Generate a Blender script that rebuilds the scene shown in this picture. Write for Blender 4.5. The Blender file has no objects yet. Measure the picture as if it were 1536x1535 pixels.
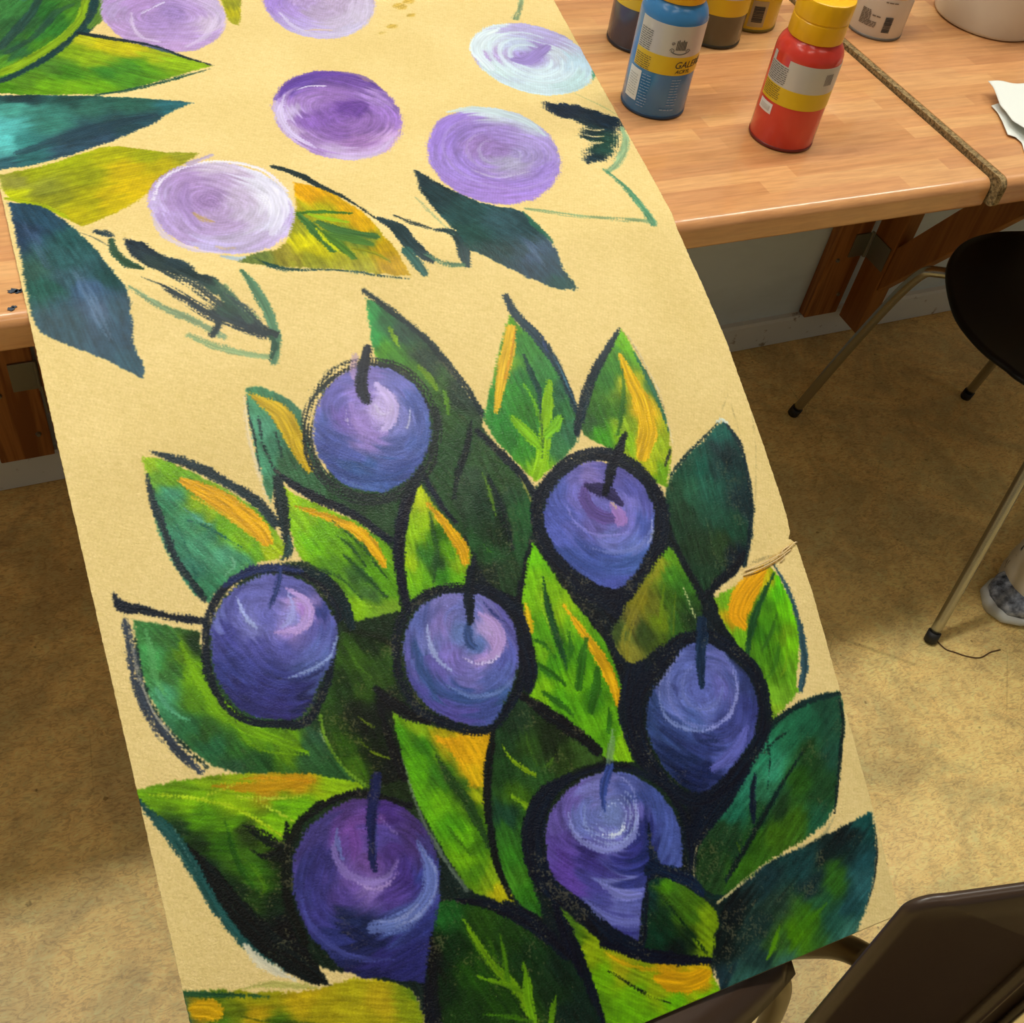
import bpy, bmesh, math, random
import numpy as np
from mathutils import Vector, Matrix

random.seed(4)
scene = bpy.context.scene
COL = scene.collection

# ------------------------------------------------------------------ camera
cam_data = bpy.data.cameras.new('camera')
cam = bpy.data.objects.new('camera', cam_data)
COL.objects.link(cam)
cam.matrix_world = Matrix(((0.91249932, 0.21011923, -0.3509913, 0.0),
                           (-0.38594791, 0.72661874, -0.56839196, 0.0),
                           (0.13560677, 0.65412164, 0.74413419, 1.36),
                           (0, 0, 0, 1)))
cam_data.sensor_fit = 'HORIZONTAL'
cam_data.sensor_width = 36.0
cam_data.lens = 36.0 * 1678.33 / 1536.0
cam_data.clip_start = 0.02
scene.camera = cam

# ------------------------------------------------------------------ world, lamps, exposure
world = bpy.data.worlds.new('world')
scene.world = world
world.use_nodes = True
world.node_tree.nodes['Background'].inputs[0].default_value = (1.0, 0.98, 0.89, 1)
world.node_tree.nodes['Background'].inputs[1].default_value = 0.205
scene.view_settings.view_transform = 'Standard'
scene.view_settings.look = 'None'
scene.view_settings.gamma = 1.0
scene.view_settings.use_curve_mapping = False
scene.view_settings.exposure = -0.46
LIGHT = (1.0, 0.95, 0.86)

def area(name, loc, sx, sy, power, rot=(0, 0, 0), col=LIGHT):
    l = bpy.data.lights.new(name, 'AREA')
    l.shape = 'RECTANGLE'
    l.size, l.size_y = sx, sy
    l.energy = power
    l.color = col
    o = bpy.data.objects.new(name, l)
    o.location = loc
    o.rotation_euler = rot
    COL.objects.link(o)
    return o

# fluorescent fittings on the ceiling: one row over the work tables; the unseen back pair is added fill
area('overhead_light', (-0.70, 1.22, 3.34), 1.25, 0.22, 52)
area('overhead_light', (1.05, 1.22, 3.34), 1.25, 0.22, 52)
area('overhead_light', (2.80, 1.22, 3.34), 1.25, 0.22, 34)
area('overhead_light', (-0.6, -1.1, 3.34), 1.25, 0.22, 9)  # back pair: added behind the camera as weak fill
area('overhead_light', (1.6, -1.1, 3.34), 1.25, 0.22, 9)
area('overhead_light', (-2.0, 0.30, 3.34), 0.24, 1.25, 13)

# ------------------------------------------------------------------ measured positions (metres)
SMUDGES = [(-0.0129, 0.798, 0.004), (-0.0096, 0.7963, 0.003), (-0.0065, 0.7973, 0.0025), (-0.0172, 0.7757, 0.003), (-0.015, 0.7777, 0.002)]
BLUE = (0.677, 0.981)
RED = (0.7945, 0.8935)
NAVY = (0.7265, 1.118)
GREY = (0.832, 1.118)
YELB = (0.905, 1.15)
WHITE = (1.0665, 1.097)
TUB = (1.262, 1.104, 0.072)
PAPER = {'low_left': [(1.0971, 0.8941), (1.0931, 0.878), (1.0841, 0.8585), (1.0698, 0.8317), (1.0773, 0.8261), (1.0776, 0.8146), (1.0599, 0.7868)], 'low_right': [(1.195, 0.9055), (1.1801, 0.8763), (1.1657, 0.848), (1.1516, 0.8206), (1.1346, 0.8017), (1.118, 0.7834), (1.0878, 0.7612)], 'up_left': [(1.1118, 0.9269), (1.1077, 0.9117), (1.1007, 0.8957), (1.0938, 0.8799), (1.0922, 0.8681), (1.0825, 0.8444), (1.083, 0.8211)], 'up_right': [(1.1729, 0.9003), (1.1799, 0.8897), (1.182, 0.8737), (1.1793, 0.8587), (1.1613, 0.8389), (1.1439, 0.8195), (1.1068, 0.7899)]}
SEAT = [(1.4447, 1.0088), (1.3882, 1.0171), (1.3288, 1.0103), (1.2808, 0.9863), (1.241, 0.9519), (1.2092, 0.9079), (1.183, 0.8558), (1.1748, 0.8106), (1.1756, 0.7747), (1.1832, 0.7435), (1.1906, 0.713), (1.235, 0.625), (1.33, 0.6), (1.47, 0.63), (1.56, 0.72), (1.59, 0.83), (1.57, 0.94), (1.51, 1.0)]
CHLEGS = [[(1.246, 1.113, 0.006), (1.245, 1.05, 0.24), (1.2445, 1.0, 0.395), (1.262, 0.975, 0.425), (1.31, 0.93, 0.427), (1.4, 0.86, 0.427)], [(1.18, 0.602, 0.006), (1.243, 0.667, 0.3), (1.262, 0.688, 0.395), (1.29, 0.72, 0.425), (1.34, 0.77, 0.427), (1.4, 0.82, 0.427)], [(1.621, 1.062, 0.006), (1.575, 1.0, 0.28), (1.555, 0.975, 0.395), (1.53, 0.955, 0.425), (1.48, 0.91, 0.427), (1.42, 0.86, 0.427)], [(1.62, 0.62, 0.006), (1.575, 0.68, 0.28), (1.555, 0.7, 0.395), (1.53, 0.715, 0.425), (1.48, 0.76, 0.427), (1.42, 0.82, 0.427)]]
FOOT = (1.325, 0.622, -0.1)
HAIR = [(1.1902, 0.5986), (1.1946, 0.5799), (1.2057, 0.5699), (1.2202, 0.5574), (1.2402, 0.5484), (1.2634, 0.5515), (1.2833, 0.5504)]
THREADS = [[(0.5297, 0.4488, 0.0008), (0.5536, 0.451, 0.003), (0.5733, 0.4547, 0.002), (0.5863, 0.4593, 0.0025), (0.5904, 0.4602, 0.001)], [(0.5263, 0.4457, 0.0008), (0.5446, 0.4468, 0.0025), (0.5642, 0.4504, 0.002), (0.5818, 0.4557, 0.001)], [(0.5669, 0.4482, 0.001), (0.5724, 0.451, 0.002), (0.5715, 0.4556, 0.002), (0.5811, 0.4592, 0.001)]]

# ------------------------------------------------------------------ helpers
KL = 1.15
def s2l(v):
    v = v / 255.0
    return v / 12.92 if v <= 0.04045 else ((v + 0.055) / 1.055) ** 2.4
def C(r, g, b, k=1.0):
    """surface colour that reads as this sRGB value under the room's lamps"""
    return tuple(min(0.95, s2l(v) / (KL * LIGHT[i]) * k) for i, v in enumerate((r, g, b))) + (1.0,)

def mat(name, col, rough=0.5, metal=0.0, spec=0.5):
    m = bpy.data.materials.new(name)
    m.use_nodes = True
    b = m.node_tree.nodes['Principled BSDF']
    b.inputs['Base Color'].default_value = col
    b.inputs['Roughness'].default_value = rough
    b.inputs['Metallic'].default_value = metal
    b.inputs['Specular IOR Level'].default_value = spec
    return m

class NT:
    """small helper for node graphs"""
    def __init__(s, m):
        s.nt = m.node_tree; s.b = s.nt.nodes['Principled BSDF']
    def n(s, t, **kw):
        nd = s.nt.nodes.new(t)
        for k, v in kw.items():
            if k in nd.inputs: nd.inputs[k].default_value = v
            else: setattr(nd, k, v)
        return nd
    def l(s, a, b): s.nt.links.new(a, b)
    def coords(s, scale=(1, 1, 1), rot=(0, 0, 0), kind='Object'):
        t = s.n('ShaderNodeTexCoord'); m = s.n('ShaderNodeMapping')
        m.inputs['Scale'].default_value = scale; m.inputs['Rotation'].default_value = rot
        s.l(t.outputs[kind], m.inputs['Vector']); return m.outputs['Vector']
    def noise(s, vec, scale, detail=4, rough=0.55, dist=0.0):
        t = s.n('ShaderNodeTexNoise'); s.l(vec, t.inputs['Vector'])
        t.inputs['Scale'].default_value = scale; t.inputs['Detail'].default_value = detail
        t.inputs['Roughness'].default_value = rough; t.inputs['Distortion'].default_value = dist
        return t.outputs['Fac']
    def ramp(s, fac, stops):
        r = s.n('ShaderNodeValToRGB'); s.l(fac, r.inputs['Fac'])
        e = r.color_ramp.elements
        while len(e) < len(stops): e.new(0.5)
        for i, (p, c) in enumerate(stops):
            e[i].position = p; e[i].color = c
        return r.outputs['Color']
    def mix(s, fac, a, b, mode='MIX'):
        m = s.n('ShaderNodeMix', data_type='RGBA', blend_type=mode)
        if isinstance(fac, (int, float)): m.inputs[0].default_value = fac
        else: s.l(fac, m.inputs[0])
        for i, v in ((6, a), (7, b)):
            if isinstance(v, tuple): m.inputs[i].default_value = v
            else: s.l(v, m.inputs[i])
        return m.outputs[2]
    def bump(s, h, strength=0.2, dist=0.001):
        b = s.n('ShaderNodeBump'); b.inputs['Strength'].default_value = strength
        b.inputs['Distance'].default_value = dist
        s.l(h, b.inputs['Height']); s.l(b.outputs['Normal'], s.b.inputs['Normal'])

def put(name, me, m=None, parent=None, smooth=False):
    o = bpy.data.objects.new(name, me)
    COL.objects.link(o)
    if m is not None:
        for mm in (m if isinstance(m, (list, tuple)) else [m]): me.materials.append(mm)
    if parent is not None: o.parent = parent
    if smooth:
        me.polygons.foreach_set('use_smooth', [True] * len(me.polygons))
    return o
def from_bm(name, bm, m=None, parent=None, smooth=False, sharp=None):
    bmesh.ops.recalc_face_normals(bm, faces=bm.faces[:])
    if sharp:
        a = math.radians(sharp)
        for e in bm.edges:
            if len(e.link_faces) == 2 and e.calc_face_angle(0) > a: e.smooth = False
    me = bpy.data.meshes.new(name); bm.to_mesh(me); bm.free()
    return put(name, me, m, parent, smooth or bool(sharp))
def thing(name, label, cat, loc=(0, 0, 0), rz=0.0, group=None):
    o = bpy.data.objects.new(name, None)
    o.empty_display_size = 0.05
    COL.objects.link(o)
    o.location = loc; o.rotation_euler = (0, 0, rz)
    tag(o, label, cat, group)
    return o
def tag(o, label, cat, group=None):
    o['label'] = label; o['category'] = cat
    if group: o['group'] = group
    return o
def struct(o):
    o['kind'] = 'structure'; return o

def box(bm, lo, hi, bev=0.0, M=None):
    r = bmesh.ops.create_cube(bm, size=1.0)
    vs = r['verts']
    for v in vs:
        v.co = Vector([lo[i] + (v.co[i] + 0.5) * (hi[i] - lo[i]) for i in range(3)])
    if bev > 0:
        es = list({e for v in vs for e in v.link_edges})
        g = bmesh.ops.bevel(bm, geom=es, offset=bev, segments=2, profile=0.5, affect='EDGES')
        vs = list({v for f in g['faces'] for v in f.verts} | {v for v in vs if v.is_valid})
    if M is not None:
        for v in vs: v.co = M @ v.co
    return vs
def prism(bm, pts, axis, lo, hi, bev=0.0):
    """outline in the two other axes, extruded along axis"""
    def mk(p, t):
        return Vector((t, p[0], p[1])) if axis == 0 else Vector((p[0], t, p[1])) if axis == 1 else Vector((p[0], p[1], t))
    a = [bm.verts.new(mk(p, lo)) for p in pts]
    b = [bm.verts.new(mk(p, hi)) for p in pts]
    n = len(pts)
    fs = [bm.faces.new(a), bm.faces.new(b[::-1])]
    for i in range(n):
        fs.append(bm.faces.new((a[i], b[i], b[(i + 1) % n], a[(i + 1) % n])))
    if bev > 0:
        es = list({e for f in fs for e in f.edges})
        bmesh.ops.bevel(bm, geom=es, offset=bev, segments=2, profile=0.5, affect='EDGES')
def lathe(bm, prof, n=48, cx=0, cy=0, cap0=True, cap1=True, fac=None):
    rings = []
    for r, z in prof:
        ring = []
        for i in range(n):
            a = 2 * math.pi * i / n
            rr = r * (fac(a, z) if fac else 1)
            ring.append(bm.verts.new((cx + rr * math.cos(a), cy + rr * math.sin(a), z)))
        rings.append(ring)
    for A, B in zip(rings, rings[1:]):
        for i in range(n): bm.faces.new((A[i], A[(i + 1) % n], B[(i + 1) % n], B[i]))
    if cap0: bm.faces.new(rings[0][::-1])
    if cap1: bm.faces.new(rings[-1])
def catmull(pts, n=8):
    P = [Vector(p) for p in pts]
    P = [P[0] * 2 - P[1]] + P + [P[-1] * 2 - P[-2]]
    out = []
    for i in range(1, len(P) - 2):
        for k in range(n):
            t = k / n
            a, b, c, d = P[i - 1], P[i], P[i + 1], P[i + 2]
            out.append(0.5 * ((2 * b) + (c - a) * t + (2 * a - 5 * b + 4 * c - d) * t * t + (3 * b - a - 3 * c + d) * t ** 3))
    out.append(P[-2])
    return out
def tube(bm, pts, r, n=14, cap=True, flat=1.0):
    pts = [Vector(p) for p in pts]
    R = r if isinstance(r, (list, tuple)) else [r] * len(pts)
    up = None; rings = []
    for i, p in enumerate(pts):
        t = (pts[min(i + 1, len(pts) - 1)] - pts[max(i - 1, 0)]).normalized()
        if up is None:
            up = t.orthogonal().normalized()
        up = (up - t * up.dot(t)).normalized()
        s = t.cross(up)
        rings.append([bm.verts.new(p + (up * math.cos(2 * math.pi * k / n) + s * math.sin(2 * math.pi * k / n) * flat) * R[i]) for k in range(n)])
    for A, B in zip(rings, rings[1:]):
        for k in range(n): bm.faces.new((A[k], A[(k + 1) % n], B[(k + 1) % n], B[k]))
    if cap:
        bm.faces.new(rings[0][::-1]); bm.faces.new(rings[-1])

# ------------------------------------------------------------------ materials
def m_floor():
    m = mat('linoleum', C(195, 160, 95), 0.42, spec=0.35); t = NT(m)
    v = t.coords()
    a = t.noise(v, 3.2, 5, 0.6, 0.4)
    b = t.noise(v, 22, 6, 0.7, 1.5)
    c = t.noise(t.coords((1, 2.6, 1), (0, 0, 0.7)), 60, 4, 0.65, 2.2)
    k = FLOOR_K
    z_ = t.noise(v, 7.5, 5, 0.65, 0.8)
    base = t.ramp(a, [(0.3, C(172, 142, 92, k)), (0.5, C(196, 161, 102, k)), (0.7, C(206, 170, 106, k))])
    blot = t.ramp(b, [(0.36, C(140, 112, 68, k)), (0.5, C(190, 155, 92, k)), (0.68, C(222, 188, 118, k))])
    fine = t.ramp(c, [(0.38, C(128, 98, 55, k)), (0.5, C(200, 165, 95, k)), (0.66, C(220, 190, 120, k))])
    o = t.mix(0.5, base, blot); o = t.mix(0.42, o, fine)
    patch = t.ramp(z_, [(0.40, (0.66, 0.70, 0.78, 1)), (0.58, (1, 1, 1, 1))]); o = t.mix(0.75, o, t.mix(1.0, o, patch, 'MULTIPLY'))
    # thin scratches and grime
    vo = t.n('ShaderNodeTexVoronoi', feature='DISTANCE_TO_EDGE')
    wv = t.n('ShaderNodeMixRGB') if False else None
    t.l(t.coords((1, 1, 1), (0, 0, 0.3)), vo.inputs['Vector']); vo.inputs['Scale'].default_value = 9
    d = t.noise(t.coords(), 4.5, 3)
    cr = t.ramp(vo.outputs['Distance'], [(0.0, (0.75, 0.72, 0.68, 1)), (0.010, (1, 1, 1, 1))])
    dm = t.ramp(d, [(0.52, (0, 0, 0, 1)), (0.60, (1, 1, 1, 1))])
    o2 = t.mix(1.0, o, cr, 'MULTIPLY')
    o = t.mix(dm, o, o2)
    sp = t.ramp(t.noise(t.coords(), 75, 2, 0.5), [(0.24, (0.35, 0.3, 0.25, 1)), (0.29, (1, 1, 1, 1))])
    o = t.mix(0.8, o, t.mix(1.0, o, sp, 'MULTIPLY'))
    t.l(o, t.b.inputs['Base Color'])
    t.bump(b, 0.08, 0.002)
    return m
FLOOR_K = 2.0

def m_butcher():
    m = mat('butcher_block_laminate', C(225, 160, 92), 0.34, spec=0.5); t = NT(m)
    t.b.inputs['Coat Weight'].default_value = 0.8; t.b.inputs['Coat Roughness'].default_value = 0.09
    br = t.n('ShaderNodeTexBrick'); br.offset = 0.37; br.offset_frequency = 3; br.squash = 0.8; br.squash_frequency = 2
    t.l(t.coords((1, 1, 1)), br.inputs['Vector'])
    br.inputs['Color1'].default_value = (0, 0, 0, 1); br.inputs['Color2'].default_value = (1, 1, 1, 1)
    br.inputs['Scale'].default_value = 1.0; br.inputs['Mortar Size'].default_value = 0.0
    br.inputs['Brick Width'].default_value = 0.24; br.inputs['Row Height'].default_value = 0.0215
    per = t.ramp(br.outputs['Color'], [(0.0, C(196, 128, 76)), (0.3, C(232, 164, 102)), (0.55, C(216, 148, 86)), (0.8, C(242, 182, 116)), (1.0, C(206, 140, 84))])
    g = t.noise(t.coords((3.0, 90, 90)), 1.6, 4, 0.6, 0.15)
    grain = t.ramp(g, [(0.35, C(204, 136, 80)), (0.52, C(232, 168, 104)), (0.68, C(242, 186, 122))])
    f = t.noise(t.coords((26, 240, 240)), 1.0, 3, 0.6)
    fine = t.ramp(f, [(0.35, (0.86, 0.82, 0.78, 1)), (0.6, (1.04, 1.03, 1.02, 1))])
    o = t.mix(0.30, per, grain); o = t.mix(0.8, o, t.mix(1.0, o, fine, 'MULTIPLY'))
    t.l(o, t.b.inputs['Base Color'])
    r = t.ramp(t.noise(t.coords(), 9, 3), [(0.3, (0.32,) * 3 + (1,)), (0.7, (0.44,) * 3 + (1,))])
    t.l(r, t.b.inputs['Roughness'])
    return m
def m_chip():
    m = mat('chipboard', C(175, 140, 85), 0.85); t = NT(m)
    a = t.noise(t.coords(), 260, 3, 0.7)
    t.l(t.ramp(a, [(0.36, C(80, 62, 34)), (0.5, C(140, 112, 66)), (0.66, C(180, 150, 98))]), t.b.inputs['Base Color'])
    t.bump(a, 0.5, 0.001)
    return m
def m_pine(name, c1, c2, vertical=True):
    m = mat(name, c1, 0.45, spec=0.4); t = NT(m)
    g = t.noise(t.coords((26, 26, 1.2) if vertical else (26, 1.2, 1.2)), 1.6, 4, 0.55, 0.5)
    t.l(t.ramp(g, [(0.36, c1), (0.5, c2), (0.62, c1), (0.7, c2)]), t.b.inputs['Base Color'])
    return m
MAT = {}
MAT['floor'] = m_floor()
MAT['butcher'] = m_butcher()
MAT['chip'] = m_chip()
MAT['pine'] = m_pine('varnished_pine', C(150, 88, 36), C(196, 128, 62))
MAT['frame_wood'] = m_pine('bracket_wood', C(150, 92, 36), C(176, 112, 48))
w = mat('wall_paint', C(206, 206, 188), 0.8); t = NT(w)
nn = t.noise(t.coords((1, 1, 2.5)), 3.0, 5, 0.6)
t.l(t.ramp(nn, [(0.35, C(222, 234, 232)), (0.6, C(240, 250, 248))]), t.b.inputs['Base Color'])
MAT['wall'] = w
w = mat('baseboard_paint', C(228, 222, 196), 0.5); t = NT(w)
nn = t.noise(t.coords(), 30, 4, 0.7)
t.l(t.ramp(nn, [(0.30, C(170, 156, 130)), (0.38, C(246, 246, 232))]), t.b.inputs['Base Color'])
MAT['baseboard'] = w
MAT['ceiling'] = mat('ceiling_paint', (0.55, 0.53, 0.48, 1), 0.9)
MAT['steel'] = mat('dull_steel', (0.28, 0.29, 0.25, 1), 0.45, 0.8)
MAT['chrome'] = mat('chrome', (0.42, 0.42, 0.40, 1), 0.24, 1.0)
MAT['bronze'] = mat('bronze_coated_steel', (0.105, 0.075, 0.034, 1), 0.36, 0.8)
MAT['black_shell'] = mat('black_shell', (0.006, 0.006, 0.006, 1), 0.42, spec=0.25)
MAT['rubber'] = mat('black_rubber', (0.012, 0.012, 0.012, 1), 0.6)
w = mat('brown_plastic', (0.046, 0.026, 0.016, 1), 0.3, spec=0.5); t = NT(w)
t.bump(t.noise(t.coords(), 380, 2), 0.06, 0.0005)
MAT['brown'] = w

# ------------------------------------------------------------------ room
bm = bmesh.new(); box(bm, (-4, -4.5, -0.06), (4.6, 1.5, 0)); struct(from_bm('floor', bm, MAT['floor']))
bm = bmesh.new(); box(bm, (-4, 1.31, 0), (4.6, 1.43, 3.38)); struct(from_bm('wall_back', bm, MAT['wall']))
bm = bmesh.new(); box(bm, (-4, -4.5, 3.38), (4.6, 1.5, 3.46)); struct(from_bm('ceiling', bm, MAT['ceiling']))
bm = bmesh.new()
prism(bm, [(1.31, 0.001), (1.298, 0.001), (1.298, 0.058), (1.301, 0.064), (1.31, 0.066)], 0, -4, 4.6)
struct(from_bm('baseboard_back', bm, MAT['baseboard']))

# ------------------------------------------------------------------ wall-hinged folding tables
def rounded_top(x0, x1, yf, yb, zt, th=0.034, r=0.011):
    """tabletop cross-section with a rolled front edge, extruded along x"""
    pts = [(yb, zt), (yb, zt - th)]
    for k in range(6):
        a = math.pi * 1.5 - k / 5 * math.pi / 2
        pts.append((yf + 0.006 + 0.006 * math.cos(a), zt - th + 0.006 + 0.006 * math.sin(a)))
    for k in range(9):
        a = math.pi - k / 8 * math.pi / 2
        pts.append((yf + r + r * math.cos(a), zt - r + r * math.sin(a)))
    bm = bmesh.new(); prism(bm, pts, 0, x0, x1)
    return bm
def bracket(parent, xb, xf, z0=0.067, zt=0.712):
    """board screwed to the wall and a triangular frame hinged to it; xb = board's left side, xf = frame's left side"""
    wb = bmesh.new(); box(wb, (xb, 1.288, z0), (xf - 0.006, 1.3095, zt), 0.002)
    o = from_bm('wall_board', wb, MAT['pine'], parent)
    for dx, z in ((0.022, 0.2), (0.06, 0.115), (0.045, 0.6)):
        sc = bmesh.new()
        bmesh.ops.create_cone(sc, cap_ends=True, segments=14, radius1=0.0045, radius2=0.003, depth=0.004,
                              matrix=Matrix.Translation((xb + dx, 1.2865, z)) @ Matrix.Rotation(math.pi / 2, 4, 'X'))
        from_bm('screw_head', sc, MAT['steel'], o)
    fr = thing_part('swing_frame', parent)
    bm = bmesh.new(); box(bm, (xf, 1.226, z0 - 0.005), (xf + 0.034, 1.284, zt), 0.002)
    from_bm('post', bm, MAT['frame_wood'], fr)
    bm = bmesh.new(); prism(bm, [(1.2255, 0.165), (0.895, 0.665), (0.975, 0.665), (1.2255, 0.262)], 0, xf + 0.003, xf + 0.031, 0.0015)
    from_bm('strut', bm, MAT['frame_wood'], fr)
    bm = bmesh.new(); box(bm, (xf + 0.001, 0.83, 0.666), (xf + 0.033, 1.2255, zt), 0.002)
    from_bm('support_arm', bm, MAT['frame_wood'], fr)
    for z in (0.205, 0.57):
        h = bmesh.new()
        box(h, (xf - 0.04, 1.2845, z), (xf - 0.006, 1.2878, z + 0.05), 0.0006)
        box(h, (xf - 0.0028, 1.232, z), (xf - 0.0003, 1.28, z + 0.05), 0.0006)
        tube(h, [(xf - 0.004, 1.284, z - 0.002), (xf - 0.004, 1.284, z + 0.052)], 0.0032, 10)
        from_bm('hinge', h, MAT['steel'], parent)
def thing_part(name, parent):
    o = bpy.data.objects.new(name, None); COL.objects.link(o); o.parent = parent; o.empty_display_size = 0.03
    return o

tl = thing('folding_table', 'butcher-block laminate table under the painted canvas and the blue and red paint bottles', 'table', (0, 0, 0))
from_bm('tabletop', rounded_top(-1.3, 0.998, 0.764, 1.3095, 0.7495), MAT['butcher'], tl, sharp=40)
bracket(tl, -0.094, -0.012)
# dried paint drips on the table left of the canvas
dm = bmesh.new()
for (x, y, r) in SMUDGES:
    n = 14
    vs = [bm_v for bm_v in [dm.verts.new((x + r * (1 + 0.45 * math.sin(3.1 * k + x * 900)) * math.cos(2 * math.pi * k / n), y + 0.7 * r * (1 + 0.4 * math.sin(2.3 * k + y * 700)) * math.sin(2 * math.pi * k / n), 0.7499)) for k in range(n)]]
    dm.faces.new(vs)
    g = bmesh.ops.extrude_face_region(dm, geom=[dm.faces[:][-1]])
    for v in g['geom']:
        if isinstance(v, bmesh.types.BMVert): v.co.z = 0.7503
from_bm('paint_smudge', dm, mat('dried_teal_paint', C(60, 70, 80), 0.5), tl)

TILT = -0.006
def ztr(y): return 0.7570 + (y - 0.756) * TILT
tr = thing('folding_table', 'butcher-block laminate table right of the chipboard seam, under the white tub and torn paper', 'table', (0, 0, 0))
TRX = Matrix.Translation((0, 0.752, 0.7570)) @ Matrix.Rotation(TILT, 4, 'X') @ Matrix.Translation((0, -0.752, -0.7570))
bm = rounded_top(1.0085, 3.0, 0.752, 1.3095, 0.7570)
bm.transform(TRX); from_bm('tabletop', bm, MAT['butcher'], tr, sharp=40)
bm = rounded_top(1.0000, 1.0084, 0.752, 1.3095, 0.7570 - 0.0006)
bm.transform(TRX)
from_bm('chipboard_edge', bm, MAT['chip'], tr, sharp=40)['label'] = 'raw speckled chipboard edge'
bracket(tr, 1.358, 1.44)

# ------------------------------------------------------------------ painted canvas
# Shape of the cloth: a straight ruled sheet, (y, z) down its length, and the x of its right edge along y.
PROF = [(1.304, 0.7515), (0.80, 0.7515), (0.785, 0.7515), (0.772, 0.7500), (0.753, 0.7440), (0.700, 0.7265), (0.644, 0.7060), (0.544, 0.6600),
        (0.420, 0.5940), (0.296, 0.5210), (0.250, 0.4930), (0.205, 0.4680), (0.169, 0.4500)]
def cloth_profile(n=1600):
    yg = np.linspace(PROF[0][0], PROF[-1][0], 4001)
    zg = np.interp(-yg, [-y for y, z in PROF], [z for y, z in PROF])
    kk = np.exp(-0.5 * (np.arange(-60, 61) / 22.0) ** 2); kk /= kk.sum()
    zs = np.convolve(np.pad(zg, 60, mode='reflect', reflect_type='odd'), kk, 'valid')
    a = np.stack([yg, zs], 1)
    s = np.r_[0, np.cumsum(np.hypot(*np.diff(a, axis=0).T))]
    t = np.linspace(0, s[-1], n)
    return t, np.interp(t, s, a[:, 0]), np.interp(t, s, a[:, 1])
VS, YS, ZS = cloth_profile()
LEN = VS[-1]
XR_Y = [0.169, 0.25, 0.296, 0.42, 0.544, 0.644, 0.761, 0.954, 1.23, 1.31]
XR_X = [0.578, 0.585, 0.586, 0.590, 0.590, 0.591, 0.591, 0.622, 0.666, 0.679]
XL = -0.006

# -- the painting, laid down stroke by stroke on the cloth's own (across, along) sheet, unit 0.1 mm
G = 0.0006
X0, V0 = -0.02, 0.0
RW, RH = int(0.72 / G), int(LEN / G) + 2
rng = np.random.default_rng(7)
TAB = rng.random((256, 256)).astype(np.float32)
def vn(x, y, s=0):
    x = x + s * 17.3; y = y + s * 9.1
    xi = np.floor(x).astype(np.int32); yi = np.floor(y).astype(np.int32)
    fx = x - xi; fy = y - yi
    fx = fx * fx * (3 - 2 * fx); fy = fy * fy * (3 - 2 * fy)
    x0 = xi & 255; x1 = (xi + 1) & 255; y0 = yi & 255; y1 = (yi + 1) & 255
    return (TAB[y0, x0] * (1 - fx) + TAB[y0, x1] * fx) * (1 - fy) + (TAB[y1, x0] * (1 - fx) + TAB[y1, x1] * fx) * fy
def lin(c):
    c = np.asarray(c, float) / 255.0
    return np.where(c <= 0.04045, c / 12.92, ((c + 0.055) / 1.055) ** 2.4) / (KL * np.array(LIGHT))
def sm(x): x = np.clip(x, 0, 1); return x * x * (3 - 2 * x)

yy, xx = np.mgrid[0:RH, 0:RW].astype(np.float32)
cloth = np.array((240, 210, 137.0))
IMG = np.empty((RH, RW, 3), np.float32)
IMG[:] = cloth
vv = (vn(xx / 90, yy / 90, 1) - .5) * 10 + (vn(xx / 1.6 + yy / 2.4, yy / 1.3, 2) - .5) * 15 + (vn((xx + yy * .6) / 9, (yy - xx * .5) / 2.2, 3) - .5) * 9
IMG += vv[..., None] * np.array((1, 1, 1.2))
WET = np.zeros((RH, RW), np.float32)
wob = vn(xx / 25, yy / 25, 12) * 5
CANV = (0.36 * vn(xx / 1.4, yy / 1.4, 5) + 0.24 * vn((xx + yy) / 3.0, (xx - yy) / 1.4, 6)
        + 0.24 * (0.5 + 0.5 * np.sin((xx * 1.25 + yy * 0.55 + wob) * 1.0)) + 0.16 * (0.5 + 0.5 * np.sin((xx * -0.45 + yy * 1.15 + wob) * 1.0))).astype(np.float32)
del wob
IMG += ((CANV - .5) * 16)[..., None]
del xx, yy, vv

def to_px(pts):
    p = np.asarray(pts, float) * 1e-4
    return np.stack([(p[:, 0] - X0) / G, (p[:, 1] - V0) / G], 1)
def chaikin(P, it=2):
    for _ in range(it):
        n = len(P); out = []
        for i in range(n):
            a, b, c = P[i - 1], P[i], P[(i + 1) % n]
            u = b - a; w = c - b
            cs = np.dot(u, w) / (np.linalg.norm(u) * np.linalg.norm(w) + 1e-9)
            if cs < 0.45: out.append(b)
            else: out += [b - u * .25, b + w * .25]
        P = np.array(out)
    return P
def grid(P, pad):
    x0 = max(0, int(P[:, 0].min() - pad)); x1 = min(RW, int(P[:, 0].max() + pad) + 1)
    y0 = max(0, int(P[:, 1].min() - pad)); y1 = min(RH, int(P[:, 1].max() + pad) + 1)
    if x1 <= x0 or y1 <= y0: return None
    Y, X = np.mgrid[y0:y1, x0:x1].astype(np.float32)
    return x0, x1, y0, y1, X, Y
def paint(sl, a, col):
    lum = col.mean(-1, keepdims=True)
    col = lum + (col - lum) * 1.01
    col = 255 * np.clip(col / 255, 0.004, 1) ** 1.06
    a = a[..., None]
    IMG[sl] = IMG[sl] * (1 - a) + col * a
    WET[sl] = np.maximum(WET[sl], a[..., 0])
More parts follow.
